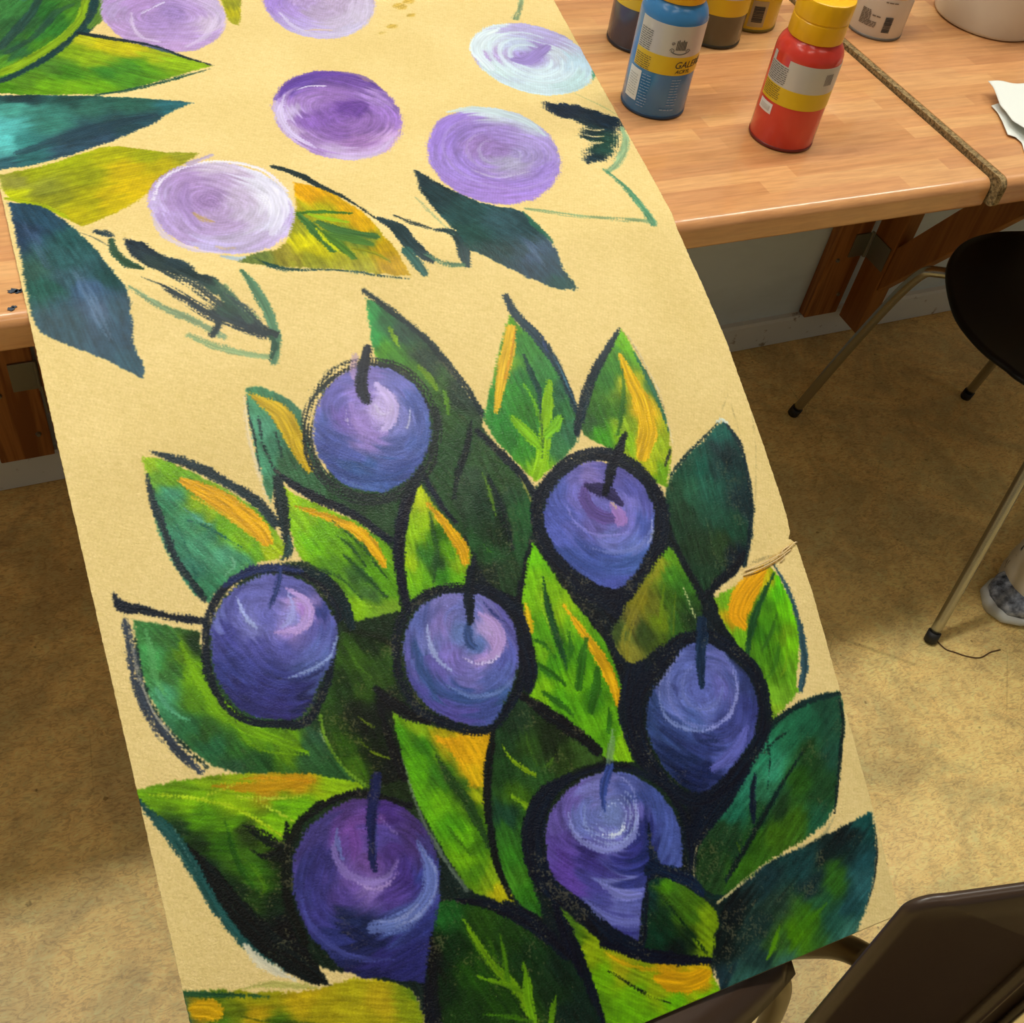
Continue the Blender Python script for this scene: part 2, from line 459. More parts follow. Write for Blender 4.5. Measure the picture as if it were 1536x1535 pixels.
def op_fill(o, k):
    _, pts, cols, ang, swc, e, st, wp = o
    P = chaikin(to_px(pts)); g = grid(P, 8)
    if g is None: return
    x0, x1, y0, y1, X, Y = g
    c0_ = CANV[y0:y1, x0:x1]
    ex = X + (c0_ - .5) * e * 5.5 + (vn(X / 14, Y / 14, k + 1) - .5) * e * 2.0
    ey = Y + (vn(X / 2.2, Y / 2.2, k + 2) - .5) * e * 2.6 + (c0_ - .5) * e * 3.5 + (vn(X / 14, Y / 14, k + 3) - .5) * e * 2.0
    ins = np.zeros(X.shape, bool)
    for i in range(len(P)):
        xa, ya = P[i - 1]; xb, yb = P[i]
        if ya == yb: continue
        c = (ya > ey) != (yb > ey)
        ins ^= c & (ex < (xb - xa) * (ey - ya) / (yb - ya) + xa)
    m = ins.astype(np.float32)
    m[1:-1, 1:-1] = (m[1:-1, 1:-1] * 2 + m[:-2, 1:-1] + m[2:, 1:-1] + m[1:-1, :-2] + m[1:-1, 2:]) / 6
    if swc is not None:
        c = to_px([swc])[0]
        dx, dy = X - c[0], Y - c[1]
        r = np.hypot(dx, dy); th = np.arctan2(dy, dx)
        rr = r + 9 * np.sin(th * 2 + k) + 5 * np.sin(th * 3 + 2 * k)
        s1 = vn(th * 1.6 + 9, rr / 4.6, k); s2 = vn(th * 3.4 + 9, rr / 1.9, k + 4); s3 = vn(th * 1.2 + 9, rr / 11.0, k + 8)
        rot = (s1 - .5) * .45 + (s3 - .5) * .5
        X2 = c[0] + r * np.cos(th + rot) ; Y2 = c[1] + r * np.sin(th + rot)
    else:
        a = ang if ang is not None else 0.8
        ca, sa = math.cos(a), math.sin(a)
        u = X * ca + Y * sa; v = -X * sa + Y * ca
        v = v + 5 * np.sin(u / 60 + k)
        s1 = vn(u / 42, v / 4.2, k); s2 = vn(u / 22, v / 1.7, k + 4); s3 = vn(u / 50, v / 11, k + 8)
        d = (s1 - .5) * wp * 0.9 + (s3 - .5) * wp * 1.5
        bl = (vn(X / 26, Y / 26, k + 20) - .5) * wp * 0.9
        X2 = X + ca * d - sa * bl; Y2 = Y + sa * d + ca * bl
    Q = to_px([(c[0], c[1]) for c in cols]); K = np.array([c[2:5] for c in cols], float)
    num = np.zeros(X.shape + (3,), np.float32); den = np.zeros(X.shape, np.float32)
    for q, c in zip(Q, K):
        wgt = 1.0 / (((X2 - q[0]) ** 2 + (Y2 - q[1]) ** 2 + 40.0) ** 2.1)
        den += wgt; num += wgt[..., None] * c
    col = num / den[..., None]
    lum = col.mean(-1)
    j = ((s2 - .5) * 0.26 + (s1 - .5) * 0.20 + (vn(X / 7, Y / 7, k + 30) - .5) * 0.16) * st * (0.20 + 0.95 * (1 - lum / 255.0))
    j += (c0_ - .5) * 0.16
    col = col * (1 + j[..., None]) + (j * 12)[..., None]
    paint((slice(y0, y1), slice(x0, x1)), m * 0.985, np.clip(col, 2, 250))
def op_stroke(o, k):
    _, col, ws, pts, al, dry = o
    al = min(0.97, al * 1.18)
    P = to_px(pts)
    Pc = catmull([(p[0], p[1], 0) for p in P], 5) if len(P) > 2 else [Vector((p[0], p[1], 0)) for p in P]
    n = len(Pc)
    Wc = np.interp(np.linspace(0, len(ws) - 1, n), range(len(ws)), ws) * 1e-4 / G
    A = np.array([(p.x, p.y) for p in Pc]); g = grid(A, Wc.max() / 2 + 4)
    if g is None: return
    x0, x1, y0, y1, X, Y = g
    best = np.full(X.shape, 1e9, np.float32); side = np.zeros(X.shape, np.float32); T = np.zeros(X.shape, np.float32); Wd = np.ones(X.shape, np.float32)
    acc = 0.0
    for i in range(n - 1):
        a, b = A[i], A[i + 1]; d = b - a; L = np.hypot(*d)
        if L < 1e-6: continue
        d = d / L
        px, py = X - a[0], Y - a[1]
        t = np.clip(px * d[0] + py * d[1], 0, L)
        qx, qy = px - t * d[0], py - t * d[1]
        wv = Wc[i] + (Wc[i + 1] - Wc[i]) * t / L
        D = np.hypot(qx, qy) / np.maximum(wv, .8)
        mk = D < best
        best = np.where(mk, D, best); side = np.where(mk, px * -d[1] + py * d[0], side)
        T = np.where(mk, acc + t, T); Wd = np.where(mk, wv, Wd)
        acc += L
    cov = 1 - 2 * best
    c0 = CANV[y0:y1, x0:x1]
    ej = (vn(X / 2.0, Y / 2.0, k) - .5) * 2.0 + (vn(X / 9, Y / 9, k + 2) - .5) * 2.4 + (c0 - .5) * (5.0 + 6.0 * dry)
    edge = np.clip((cov * Wd / 2 + ej) / 1.6 + .35, 0, 1)
    br = vn(T / 30, side / 2.0, k + 5)
    nm = 0.42 * br + 0.58 * c0
    nm = (nm - .5) * 1.5
    keep = sm((((1 - dry * .95) + .35 * np.clip(cov, 0, 1) - .35 - nm * 1.5 * (.25 + dry)) + .14) / .28)
    br2 = (vn(T / 30, side / 1.8, k + 9) - .5)
    c = np.array(col, float) * (1 + br2[..., None] * (.30 if sum(col) < 480 else .14)) + br2[..., None] * 8
    paint((slice(y0, y1), slice(x0, x1)), np.clip(edge * keep * al, 0, 1), np.clip(c, 2, 252))
# fills: outline, colour samples (x, v, r, g, b), brush direction, swirl centre, edge, streak, drag; strokes: colour, widths, path, opacity, dryness
ART = [
('f',[(257,-217),(1431,-101),(1366,212),(1292,513),(1146,845),(940,1155),(606,1524),(274,1828),(21,1918)],[(511,622,45,95,50),(803,900,50,120,40),(461,319,60,125,60),(756,452,40,105,40),(1089,490,80,140,30),(350,1217,45,100,55),(200,1423,90,150,40),(649,1211,70,130,30),(1288,256,60,110,40)],-0.93,None,1.5,1.0,17.8),
('s',(40,72,70),[68,110,118,93],[(778,45),(624,437),(450,760),(234,1133)],0.7,0.25),
('s',(45,80,70),[55,100,51],[(1076,284),(866,465),(637,831)],0.5,0.25),
('s',(40,75,65),[72,70,68],[(801,607),(575,967),(282,1254)],0.6,0.25),
('s',(60,120,90),[67,68],[(366,3),(597,130)],0.6,0.25),
('s',(140,172,25),[138,144,145,140,129,118],[(1279,97),(1110,643),(888,997),(592,1318),(285,1577),(131,1656)],0.9,0.25),
('s',(24,62,66),[139,150,140,124,108,88],[(1360,106),(1204,654),(966,1064),(640,1430),(331,1706),(113,1813)],0.95,0.25),
('s',(100,140,45),[90,136,66],[(1416,164),(1342,519),(1161,822)],0.8,0.25),
('f',[(2583,918),(2467,1161),(2308,1342),(2121,1453),(1924,1474),(1731,1415),(1562,1279),(1431,1080),(1348,825),(1323,547),(1360,263),(1460,4),(1614,-203),(1807,-339),(2020,-376),(2233,-317),(2417,-165),(2553,60),(2629,340),(2639,634)],[(1428,528,190,165,210),(1317,767,195,160,210),(1722,459,185,150,205),(1848,780,175,145,200),(2099,604,168,140,198),(1936,1040,182,152,205),(2155,1117,195,165,215),(2002,1389,200,165,215),(2455,852,215,195,222),(2574,553,205,185,218),(1547,1138,190,160,205),(2311,629,190,160,212)],None,(1995,644),2,1.0,26.0),
('s',(222,205,228),[27,47,46,26],[(1634,552),(1601,851),(1646,1102),(1807,1219)],0.6,0.25),
('s',(225,210,232),[35,88,33],[(2562,657),(2317,1137),(2058,1349)],0.5,0.25),
('s',(225,215,235),[28,28],[(1749,565),(2034,336)],0.8,0.25),
('f',[(2660,241),(2907,266),(2803,684),(2718,960),(2627,898),(2646,614)],[(2696,353,170,170,35),(2743,677,190,180,25),(2669,877,175,170,40),(2830,475,150,150,40)],1.73,None,1.5,1.0,19.7),
('f',[(4353,756),(4214,1017),(4035,1217),(3835,1348),(3631,1393),(3440,1354),(3280,1237),(3164,1049),(3102,803),(3101,526),(3163,232),(3287,-42),(3462,-268),(3670,-427),(3891,-492),(4103,-456),(4279,-326),(4399,-113),(4452,162),(4435,458)],[(3214,516,172,142,215),(3324,954,190,170,222),(3657,781,190,170,202),(3882,644,195,175,205),(3831,1067,205,190,215),(4167,839,218,205,228),(3463,1178,205,190,228),(3335,638,180,152,215),(3976,1189,210,200,228),(3571,446,185,160,205)],None,(3770,577),2,1.0,28.2),
('s',(222,212,235),[36,71,78,36],[(3232,733),(3313,1083),(3557,1292),(3910,1233)],0.6,0.25),
('s',(235,205,160),[21,50,21],[(3390,1169),(3532,1161),(3688,1196)],0.7,0.6),
('s',(205,165,50),[106,177,89],[(4627,748),(4666,730),(4712,707)],0.55,0.6),
('s',(205,165,50),[79,132,66],[(4774,641),(4814,623),(4862,600)],0.55,0.6),
('s',(205,165,50),[75,126,63],[(4375,1206),(4412,1189),(4457,1168)],0.55,0.6),
('s',(205,165,50),[50,84,42],[(4685,974),(4724,957),(4770,935)],0.55,0.6),
('s',(205,165,50),[30,51,26],[(4209,1343),(4246,1327),(4290,1306)],0.55,0.6),
('f',[(1031,928),(1272,1031),(1574,1237),(1893,1470),(2226,1788),(1842,1926),(1409,2106),(1094,2188),(624,2128),(244,2069),(16,1959),(28,1855),(149,1852),(417,1675),(732,1383),(947,1109)],[(1107,1082,185,185,30),(1244,1195,200,190,10),(1508,1348,205,195,20),(1047,1449,140,170,20),(912,1338,130,165,20),(1904,1636,150,185,20),(1702,1515,165,180,20),(788,1728,70,130,25),(1203,1811,58,122,35),(1444,1687,70,130,30),(1552,1702,100,160,20),(545,1954,110,165,20),(140,1936,80,140,20),(1057,2031,110,165,20),(804,2036,115,165,20),(662,1577,80,130,40),(355,1840,90,140,30),(1310,1937,80,140,30)],0.56,None,1.5,1.0,16.9),
('s',(22,38,50),[72,77,62,41,26],[(1031,928),(1372,1106),(1723,1295),(1987,1568),(2228,1779)],0.95,0.5),
('s',(60,90,110),[13,52,13],[(1614,1267),(1793,1400),(1928,1522)],0.7,0.25),
('s',(35,82,62),[19,56,66,41],[(2189,1847),(1831,1978),(1361,2129),(988,2193)],0.95,0.55),
('f',[(7,2041),(723,2152),(1331,2288),(1880,2468),(1657,2594),(1423,2803),(986,3047),(665,3182),(318,3305),(-137,3348)],[(83,2580,95,190,185),(35,3069,90,175,170),(48,2883,100,200,195),(208,2360,75,155,140),(471,2484,60,125,112),(893,2388,55,110,95),(1308,2412,48,100,85),(255,2919,60,135,130),(546,2657,62,130,115),(816,2861,42,70,85),(586,3054,48,78,95),(895,2992,52,80,100),(179,3206,48,105,105),(1357,2711,40,75,85),(23,3251,50,95,105),(1160,2759,40,72,80),(1679,2492,45,105,110),(812,2250,35,75,70),(273,2166,30,60,65)],-0.1,None,1.5,1.0,15.5),
('s',(40,66,78),[79,136,167,114,58],[(156,3091),(502,2962),(822,2822),(1167,2720),(1475,2648)],0.6,0.25),
('f',[(-53,3417),(350,3348),(659,3219),(978,3092),(1348,3285),(1742,3375),(1441,3624),(1210,3873),(996,4078),(782,4206),(521,4326),(413,4198),(259,3999),(-43,3803)],[(953,3234,178,178,15),(1297,3334,160,165,20),(1534,3376,160,160,40),(702,3559,150,155,20),(1078,3847,215,185,10),(1023,3509,205,180,15),(502,4216,190,178,10),(367,3884,148,150,30),(57,3580,150,150,60),(202,3465,160,168,20),(32,3783,200,205,20),(640,3938,170,165,15),(823,3974,200,178,12),(553,3274,165,175,15),(301,3697,140,145,45),(1385,3501,190,175,20)],-0.19,None,1.5,1.0,14.2),
('s',(165,178,20),[39,54,39],[(-24,3790),(263,3966),(433,4186)],0.8,0.25),
('f',[(-14,3860),(126,3898),(261,3983),(451,4305),(539,4552),(651,4954),(740,5289),(698,5549),(659,5798),(707,6016),(663,6100),(536,5972),(390,5852),(95,5641),(-43,5490),(-23,4774),(-13,4144)],[(71,4324,42,66,92),(231,4194,40,75,95),(337,4698,48,90,92),(104,5101,45,92,82),(49,4881,55,90,80),(437,5175,70,98,128),(477,5424,72,98,125),(209,5483,45,80,92),(618,5663,40,72,90),(625,5958,45,85,100),(292,4995,62,95,105),(596,5064,38,78,78),(422,4495,40,85,85),(594,5445,45,80,95)],1.39,None,1.5,1.0,11.8),
('s',(112,135,160),[45,124,113,56],[(368,4952),(424,5252),(464,5486),(506,5706)],0.4,0.8),
('s',(95,118,150),[72,163,91],[(87,4197),(119,4494),(179,4818)],0.3,0.85),
('f',[(2333,4595),(2228,4780),(2077,4912),(1898,4986),(1708,4990),(1522,4927),(1355,4807),(1224,4638),(1139,4431),(1111,4208),(1141,3984),(1231,3787),(1376,3634),(1560,3541),(1764,3525),(1968,3589),(2150,3722),(2287,3910),(2367,4137),(2381,4372)],[(1631,4134,165,135,185),(1531,3862,180,150,200),(1848,3812,190,165,205),(2213,4249,238,234,246),(2188,3951,225,220,235),(2162,4591,225,220,240),(1156,4145,205,185,228),(1239,4401,190,165,215),(1497,4886,205,190,232),(1686,4493,185,160,200),(1811,4789,190,175,205),(1920,4191,200,182,210),(1384,4085,178,150,200),(2259,4611,200,180,225),(1928,4946,205,185,225),(1334,4589,185,160,205),(1988,4486,205,192,215),(1882,3669,215,200,220)],None,(1703,4254),2,1.0,19.4),
('s',(240,232,245),[21,38,40,43,46,27],[(1176,4044),(1315,3748),(1595,3570),(1910,3552),(2240,3754),(2370,4134)],0.75,0.25),
('s',(235,230,245),[55,162,184,76],[(2167,3872),(2260,4113),(2227,4430),(2071,4743)],0.55,0.25),
('s',(215,200,230),[25,59,58,24],[(1118,4240),(1163,4586),(1341,4820),(1581,4937)],0.6,0.25),
('s',(165,135,190),[53,129,75],[(1512,3859),(1426,4164),(1454,4480)],0.4,0.25),
('s',(196,175,196),[71,39],[(1601,3541),(1846,3425)],0.9,0.25),
('s',(205,172,110),[36,86,35],[(1472,4312),(1529,4410),(1611,4478)],0.7,0.6),
('s',(210,185,150),[15,44,15],[(1548,4832),(1614,4879),(1707,4892)],0.6,0.5),
('s',(175,195,212),[34,82,34],[(1570,4983),(1724,5058),(1941,5047)],0.7,0.25),
('f',[(2469,4005),(2708,4144),(2853,4375),(3003,4711),(3048,5085),(3102,5362),(3105,5520),(2941,5476),(2455,5332),(2009,5231),(1679,5086),(1838,4992),(2069,5010),(2233,4777),(2402,4394)],[(2551,4169,228,168,15),(2821,4478,218,168,10),(2936,4786,205,160,10),(2590,4539,180,175,25),(2590,4886,100,135,45),(2283,4956,218,208,20),(2289,5214,150,150,40),(2663,5312,165,160,40),(3008,5396,190,150,20),(3016,5178,190,155,10),(2851,5044,120,135,45),(2108,5083,150,140,50),(2336,4627,150,150,40),(1840,5058,110,125,60),(2427,5087,190,180,20),(2889,4599,215,165,10)],1.39,None,1.5,1.0,14.0),
('s',(70,120,45),[37,58,27],[(2374,4495),(2595,4522),(2847,4598)],0.85,0.25),
('s',(68,115,58),[52,116,75],[(2374,4530),(2454,4789),(2517,5090)],0.85,0.25),
('s',(70,112,58),[63,130,78],[(2512,4663),(2668,4834),(2956,4981)],0.85,0.25),
('s',(80,122,45),[52,102,57],[(2507,4818),(2589,5022),(2668,5230)],0.85,0.25),
('s',(78,118,50),[77,118,61],[(2590,4886),(2764,4991),(2880,5084)],0.85,0.25),
('s',(160,195,35),[37,68,26],[(2467,4531),(2605,4630),(2787,4720)],0.85,0.25),
('s',(195,200,25),[26,46,15],[(2473,4759),(2507,4954),(2570,5150)],0.85,0.25),
('s',(150,150,30),[35,53,18],[(2705,5113),(2860,5208),(2983,5342)],0.85,0.25),
('s',(30,48,50),[67,89,74,49,30,21],[(2364,3727),(2561,3909),(2662,4079),(2833,4298),(2956,4523),(3057,4740)],0.95,0.4),
('s',(33,75,68),[24,61,49,31,22],[(1822,5054),(1942,5189),(2111,5286),(2453,5339),(3086,5548)],0.95,0.6),
('s',(38,60,66),[53,159,160,90],[(3073,4726),(3193,4909),(3244,5192),(3351,5378)],0.95,0.35),
('s',(52,98,88),[107,111,66],[(3165,5237),(3215,5405),(3242,5519)],0.85,0.4),
('s',(45,60,60),[27,64,32],[(3231,4704),(3347,4842),(3496,4972)],0.95,0.5),
('s',(42,65,68),[43,91,126,115,68],[(3531,4997),(3662,5059),(3700,5218),(3675,5380),(3669,5491)],0.95,0.3),
('s',(85,125,95),[56,72,58],[(3327,5322),(3458,5445),(3630,5477)],0.75,0.6),
('s',(120,155,120),[28,38,26],[(3523,4470),(3598,4815),(3684,5116)],0.45,0.7),
('f',[(3666,4019),(3728,4090),(3804,4259),(3952,4479),(4175,4730),(4448,4859),(4496,5071),(4534,5308),(4586,5474),(4564,5747),(4626,5869),(4587,5929),(4414,5871),(4233,5747),(3995,5536),(3806,5381),(3720,5314),(3725,5125),(3652,4790),(3607,4487),(3633,4227)],[(3738,4437,35,60,65),(3929,4773,40,75,75),(4163,5039,55,88,95),(4398,5191,42,72,78),(4338,5461,68,92,118),(4393,5620,50,75,90),(4035,5361,35,65,65),(4548,5819,38,78,76),(3890,5158,40,78,72),(3689,4199,32,52,60),(4196,5413,48,75,85)],1.15,None,2,1.0,14.7),
('s',(48,105,82),[23,66,24],[(4465,4900),(4499,5143),(4574,5382)],0.8,0.25),
('s',(110,130,150),[25,117,32],[(4308,5298),(4351,5488),(4406,5647)],0.35,0.85),
('f',[(3794,3323),(3655,3534),(3481,3683),(3285,3755),(3087,3751),(2905,3675),(2753,3528),(2644,3324),(2589,3081),(2593,2818),(2661,2561),(2788,2332),(2961,2157),(3168,2062),(3384,2055),(3585,2136),(3750,2301),(3859,2531),(3904,2796),(3882,3071)],[(3415,2177,115,80,160),(2955,2271,110,80,168),(3747,2296,120,85,165),(3382,2829,122,82,165),(3051,2991,140,100,180),(3470,3145,150,112,180),(2747,2770,205,185,225),(2826,3368,172,137,197),(3089,3616,205,180,222),(3573,3540,205,170,217),(3827,3076,168,128,205),(3302,2550,155,118,185),(3795,2671,172,140,202),(3005,2593,165,130,195),(3154,3261,138,100,170),(3301,3451,160,120,180),(2700,3183,200,175,215),(3873,2728,150,115,190),(3369,3667,205,175,220),(2918,3053,145,105,185)],None,(3253,2938),2.5,1.0,21.7),
('s',(220,205,235),[25,79,77,29],[(2805,2473),(2663,2842),(2684,3201),(2841,3472)],0.7,0.25),
('s',(215,195,228),[29,64,65,24],[(2897,3582),(3127,3711),(3412,3674),(3657,3430)],0.55,0.25),
('s',(245,238,250),[16,39,19],[(2930,2403),(3105,2330),(3276,2355)],0.8,0.7),
('s',(108,70,150),[63,158,159,62],[(3279,2856),(3395,2787),(3538,2787),(3410,2964)],0.5,0.25),
('s',(105,72,160),[31,109,119,80,26],[(2693,2544),(2939,2246),(3312,2115),(3697,2218),(3871,2592)],0.6,0.25),
('f',[(5125,4319),(4953,4534),(4749,4685),(4535,4760),(4321,4759),(4134,4677),(3985,4531),(3888,4326),(3851,4077),(3882,3807),(3980,3545),(4139,3309),(4345,3130),(4574,3029),(4811,3017),(5020,3105),(5183,3271),(5278,3505),(5300,3779),(5245,4062)],[(4130,3512,165,135,217),(4297,3197,172,142,217),(4435,3480,150,125,192),(4654,3856,155,128,187),(4688,4068,170,162,192),(4472,3698,160,130,192),(5171,3821,178,158,217),(4708,4588,170,140,217),(4202,4374,165,135,207),(4827,3128,205,215,222),(5127,3334,198,205,222),(4785,3539,165,140,205),(5017,4331,168,142,215),(4142,4048,165,138,212),(4852,3974,160,145,195),(4457,4616,170,138,212)],None,(4661,3898),2,1.0,19.9),
('s',(205,220,222),[45,112,145,98,32],[(4387,3057),(4681,3046),(4959,3181),(5173,3408),(5242,3661)],0.7,0.25),
('s',(165,135,215),[92,190,97],[(4055,3583),(4266,3279),(4516,3144)],0.6,0.25),
('s',(185,180,205),[19,24,30,35,41,42,42,42,43,41,36,30,24,19],[(4851,3913),(4828,3994),(4782,4063),(4720,4110),(4648,4131),(4575,4124),(4510,4089),(4460,4031),(4431,3956),(4428,3873),(4449,3792),(4494,3723),(4557,3674),(4630,3651)],0.4,0.25),
('s',(190,172,212),[19,24,30,35,40,42,42,42,42,41,35,30,25,19],[(4980,3925),(4942,4054),(4868,4163),(4768,4238),(4653,4271),(4538,4259),(4435,4204),(4355,4112),(4309,3993),(4302,3861),(4336,3731),(4407,3620),(4507,3540),(4625,3503)],0.4,0.25),
('s',(140,118,185),[19,24,29,35,40,41,41,41,42,40,35,30,25,19],[(5110,3936),(5057,4115),(4954,4263),(4816,4364),(4659,4408),(4501,4392),(4361,4316),(4252,4191),(4189,4029),(4178,3849),(4223,3671),(4319,3516),(4457,3404),(4620,3352)],0.4,0.25),
('s',(182,160,215),[19,24,29,34,39,41,41,41,41,40,35,30,25,19],[(5226,3946),(5158,4168),(5030,4351),(4858,4476),(4664,4529),(4469,4508),(4296,4415),(4162,4261),(4082,4061),(4068,3838),(4122,3616),(4241,3423),(4412,3283),(4616,3217)],0.4,0.25),
('s',(205,200,215),[18,41,24],[(4230,4124),(4445,4303),(4798,4270)],0.5,0.6),
('s',(130,160,120),[82,64,94],[(6265,673),(6087,1000),(5965,1183)],0.7,0.6),
('f',[(6338,2587),(6179,2771),(5983,2887),(5773,2931),(5561,2903),(5373,2799),(5220,2633),(5120,2415),(5077,2169),(5102,1916),(5194,1676),(5343,1473),(5542,1336),(5764,1276),(5994,1298),(6199,1410),(6362,1595),(6459,1834),(6490,2097),(6447,2355)],[(5263,1716,225,240,242),(5528,1405,225,237,245),(5875,1393,192,182,225),(6263,1631,190,180,225),(5295,1978,192,172,220),(5746,2090,170,150,212),(6019,1919,165,145,207),(5913,2466,215,232,240),(6288,2267,200,225,237),(5553,2658,212,232,236),(6068,2735,195,222,222),(5294,2377,215,235,236),(5793,1785,200,212,235),(6109,2036,215,225,235),(5408,2491,205,220,232)],None,(5762,2117),2,1.0,22.0),
('s',(228,240,244),[54,165,160,106],[(5647,1393),(5386,1548),(5191,1862),(5205,2266)],0.8,0.25),
('s',(222,238,242),[30,38,46,54,62,65,65,65,66,64,56,47,39,30],[(5996,2176),(5951,2276),(5878,2346),(5790,2376),(5699,2362),(5620,2307),(5564,2217),(5541,2108),(5554,1995),(5601,1897),(5677,1829),(5768,1802),(5860,1822),(5939,1886)],0.6,0.25),
('s',(222,238,242),[30,38,46,53,61,64,65,65,66,64,56,48,39,30],[(6108,2217),(6040,2367),(5931,2471),(5799,2515),(5663,2494),(5545,2411),(5462,2278),(5426,2115),(5445,1946),(5515,1798),(5628,1694),(5766,1654),(5905,1684),(6024,1780)],0.6,0.25),
('s',(222,238,242),[30,38,45,53,61,64,64,65,66,64,56,48,40,31],[(6221,2259),(6129,2457),(5983,2595),(5807,2653),(5628,2624),(5472,2514),(5361,2338),(5313,2122),(5336,1897),(5429,1699),(5579,1559),(5763,1504),(5951,1543),(6110,1672)],0.6,0.25),
('s',(163,143,205),[109,190,164,98],[(5555,2114),(5688,2158),(5908,2009),(6081,1875)],0.95,0.25),
('s',(80,160,130),[15,44,14],[(6417,2387),(6370,2532),(6290,2670)],0.8,0.25),
('f',[(5506,3040),(5757,3107),(6012,3259),(6139,3419),(6238,3517),(6060,3757),(5833,4134),(5674,4219),(5470,4256),(5448,4140),(5612,3992),(5734,3885),(5604,3745),(5797,3606),(5725,3487),(5596,3371),(5474,3201)],[(5646,3173,24,42,60),(5988,3476,24,44,60),(5852,3919,32,72,62),(5530,4180,24,48,58),(5794,3712,28,55,60)],0.66,None,5,1.0,18.1),
('s',(232,210,150),[20,40,20],[(5746,3611),(5832,3665),(5942,3671)],0.9,0.6),
('s',(232,210,150),[20,39,20],[(5688,3733),(5773,3787),(5882,3793)],0.9,0.6),
('s',(232,210,150),[19,39,20],[(5636,3842),(5721,3896),(5829,3902)],0.9,0.6),
('s',(145,180,135),[50,88,95,65],[(6162,3668),(6065,3956),(5820,4270),(5621,4420)],0.75,0.5),
('s',(90,150,112),[28,55,81,86],[(5594,4366),(5645,4558),(5686,4841),(5685,5319)],0.8,0.5),
('s',(112,150,105),[60,77,72],[(4517,4862),(5056,5094),(5669,5289)],0.6,0.7),
('s',(150,170,110),[21,52,20],[(5947,2910),(6126,3194),(6266,3494)],0.4,0.8),
('s',(100,140,110),[34,66,66,58],[(747,5212),(943,5462),(1157,5631),(1379,5845)],0.6,0.55),
('s',(125,160,115),[50,66,70,59],[(1106,5774),(1289,5915),(1516,6033),(1739,6106)],0.65,0.55),
('s',(85,130,95),[46,90,88,79,66],[(1686,5209),(1753,5468),(1792,5722),(1791,5943),(1719,6145)],0.85,0.4),
('s',(90,130,90),[33,60,60],[(1505,5332),(1563,5548),(1675,5701)],0.6,0.5),
('f',[(819,4572),(970,4611),(1041,4820),(1171,4912),(1276,5030),(1318,5177),(1439,5216),(1475,5375),(1551,5524),(1626,5670),(1718,5753),(1797,5922),(1734,5943),(1584,5839),(1402,5675),(1314,5582),(1449,5484),(1351,5353),(1238,5203),(996,5046),(876,4910),(828,4726)],[(916,4697,42,55,65),(1105,4960,44,62,68),(1332,5194,42,60,62),(1465,5419,45,75,62),(1653,5786,38,52,60),(1016,4941,45,62,62)],0.81,None,2.6,1.0,11.3),
('s',(45,58,62),[29,71,79,59],[(1015,5304),(1166,5435),(1282,5566),(1385,5672)],0.95,0.65),
('s',(50,82,62),[48,80,93,46],[(721,4558),(723,4751),(800,4925),(894,5007)],0.85,0.3),
('s',(44,62,68),[53,87,43],[(621,4413),(684,4452),(748,4505)],0.95,0.5),
('s',(42,58,62),[47,59,54],[(1343,5576),(1371,5691),(1288,5807)],0.95,0.4),
('s',(38,52,56),[40,87,68],[(1651,5719),(1699,5827),(1796,5889)],0.95,0.3),
('s',(42,80,62),[44,59,35],[(1752,5914),(1762,6003),(1689,6118)],0.95,0.5),
('s',(62,78,72),[14,24,14],[(474,4392),(615,4536),(788,4796)],0.5,0.8),
('s',(62,78,72),[18,37,16],[(871,5125),(1052,5298),(1191,5484)],0.6,0.8),
('s',(58,72,70),[38,140,146,99],[(875,4720),(1069,5046),(1268,5314),(1403,5520)],0.85,0.82),
('s',(48,62,66),[43,119,138,118,79],[(993,5236),(1166,5435),(1342,5620),(1528,5763),(1685,5879)],0.9,0.75),
('s',(70,100,80),[43,100,99],[(1427,5268),(1526,5474),(1616,5713)],0.7,0.7),
('s',(60,78,76),[20,80,80],[(1483,5422),(1594,5576),(1694,5771)],0.8,0.75),
('f',[(1941,6546),(2280,6358),(2755,6351),(2917,6610),(3289,6997),(3495,7720),(4069,7533),(4606,7709),(4802,8128),(4879,8887),(5060,9358),(5184,9813),(5205,10356),(4549,11259),(4065,11655),(3866,12018),(3683,12383),(1521,11581),(1550,11247),(1248,11040),(677,10691),(569,10119),(958,9544),(686,9008),(589,8365),(895,7917),(1389,7819),(2058,7977),(2391,7595),(1888,7367)],[(2145,7656,38,70,42),(3013,7493,40,72,42),(2525,8144,20,38,30),(3054,8558,14,22,32),(4004,8911,14,24,32),(1828,8419,25,45,25),(3976,10401,22,42,28),(2855,9627,28,50,25),(3330,9651,20,28,24),(1005,9355,40,80,45),(2046,10863,20,34,32),(3341,11409,14,20,30),(1526,9561,28,44,20),(4299,10612,14,20,34),(4111,11561,20,36,34),(1032,10271,18,34,24),(4042,9389,16,26,36)],1.31,None,2,1.0,10.0),
('f',[(2656,5677),(2788,5783),(2934,5968),(3066,6196),(3132,6455),(3246,6737),(3339,6957),(3210,7291),(2978,7844),(2806,7980),(2660,7773),(2743,7435),(2879,7039),(2881,6730),(2756,6449),(2585,6319),(2568,6217),(2584,6021)],[(2639,5895,55,155,75),(2582,6088,50,150,70),(2641,6231,80,145,35),(2841,6068,48,78,62),(2995,6363,42,64,52),(2841,6465,70,115,40),(2989,6876,55,90,45),(3169,6786,42,62,50),(3026,7253,45,78,45),(2831,7693,42,74,40),(2708,6309,70,130,40),(2737,5912,45,95,55),(2956,6682,60,100,42)],1.15,None,1.5,1.0,11.0),
('s',(30,46,48),[51,70,75,74,61],[(2650,5593),(2802,5800),(3046,6159),(3226,6605),(3324,6966)],0.95,0.5),
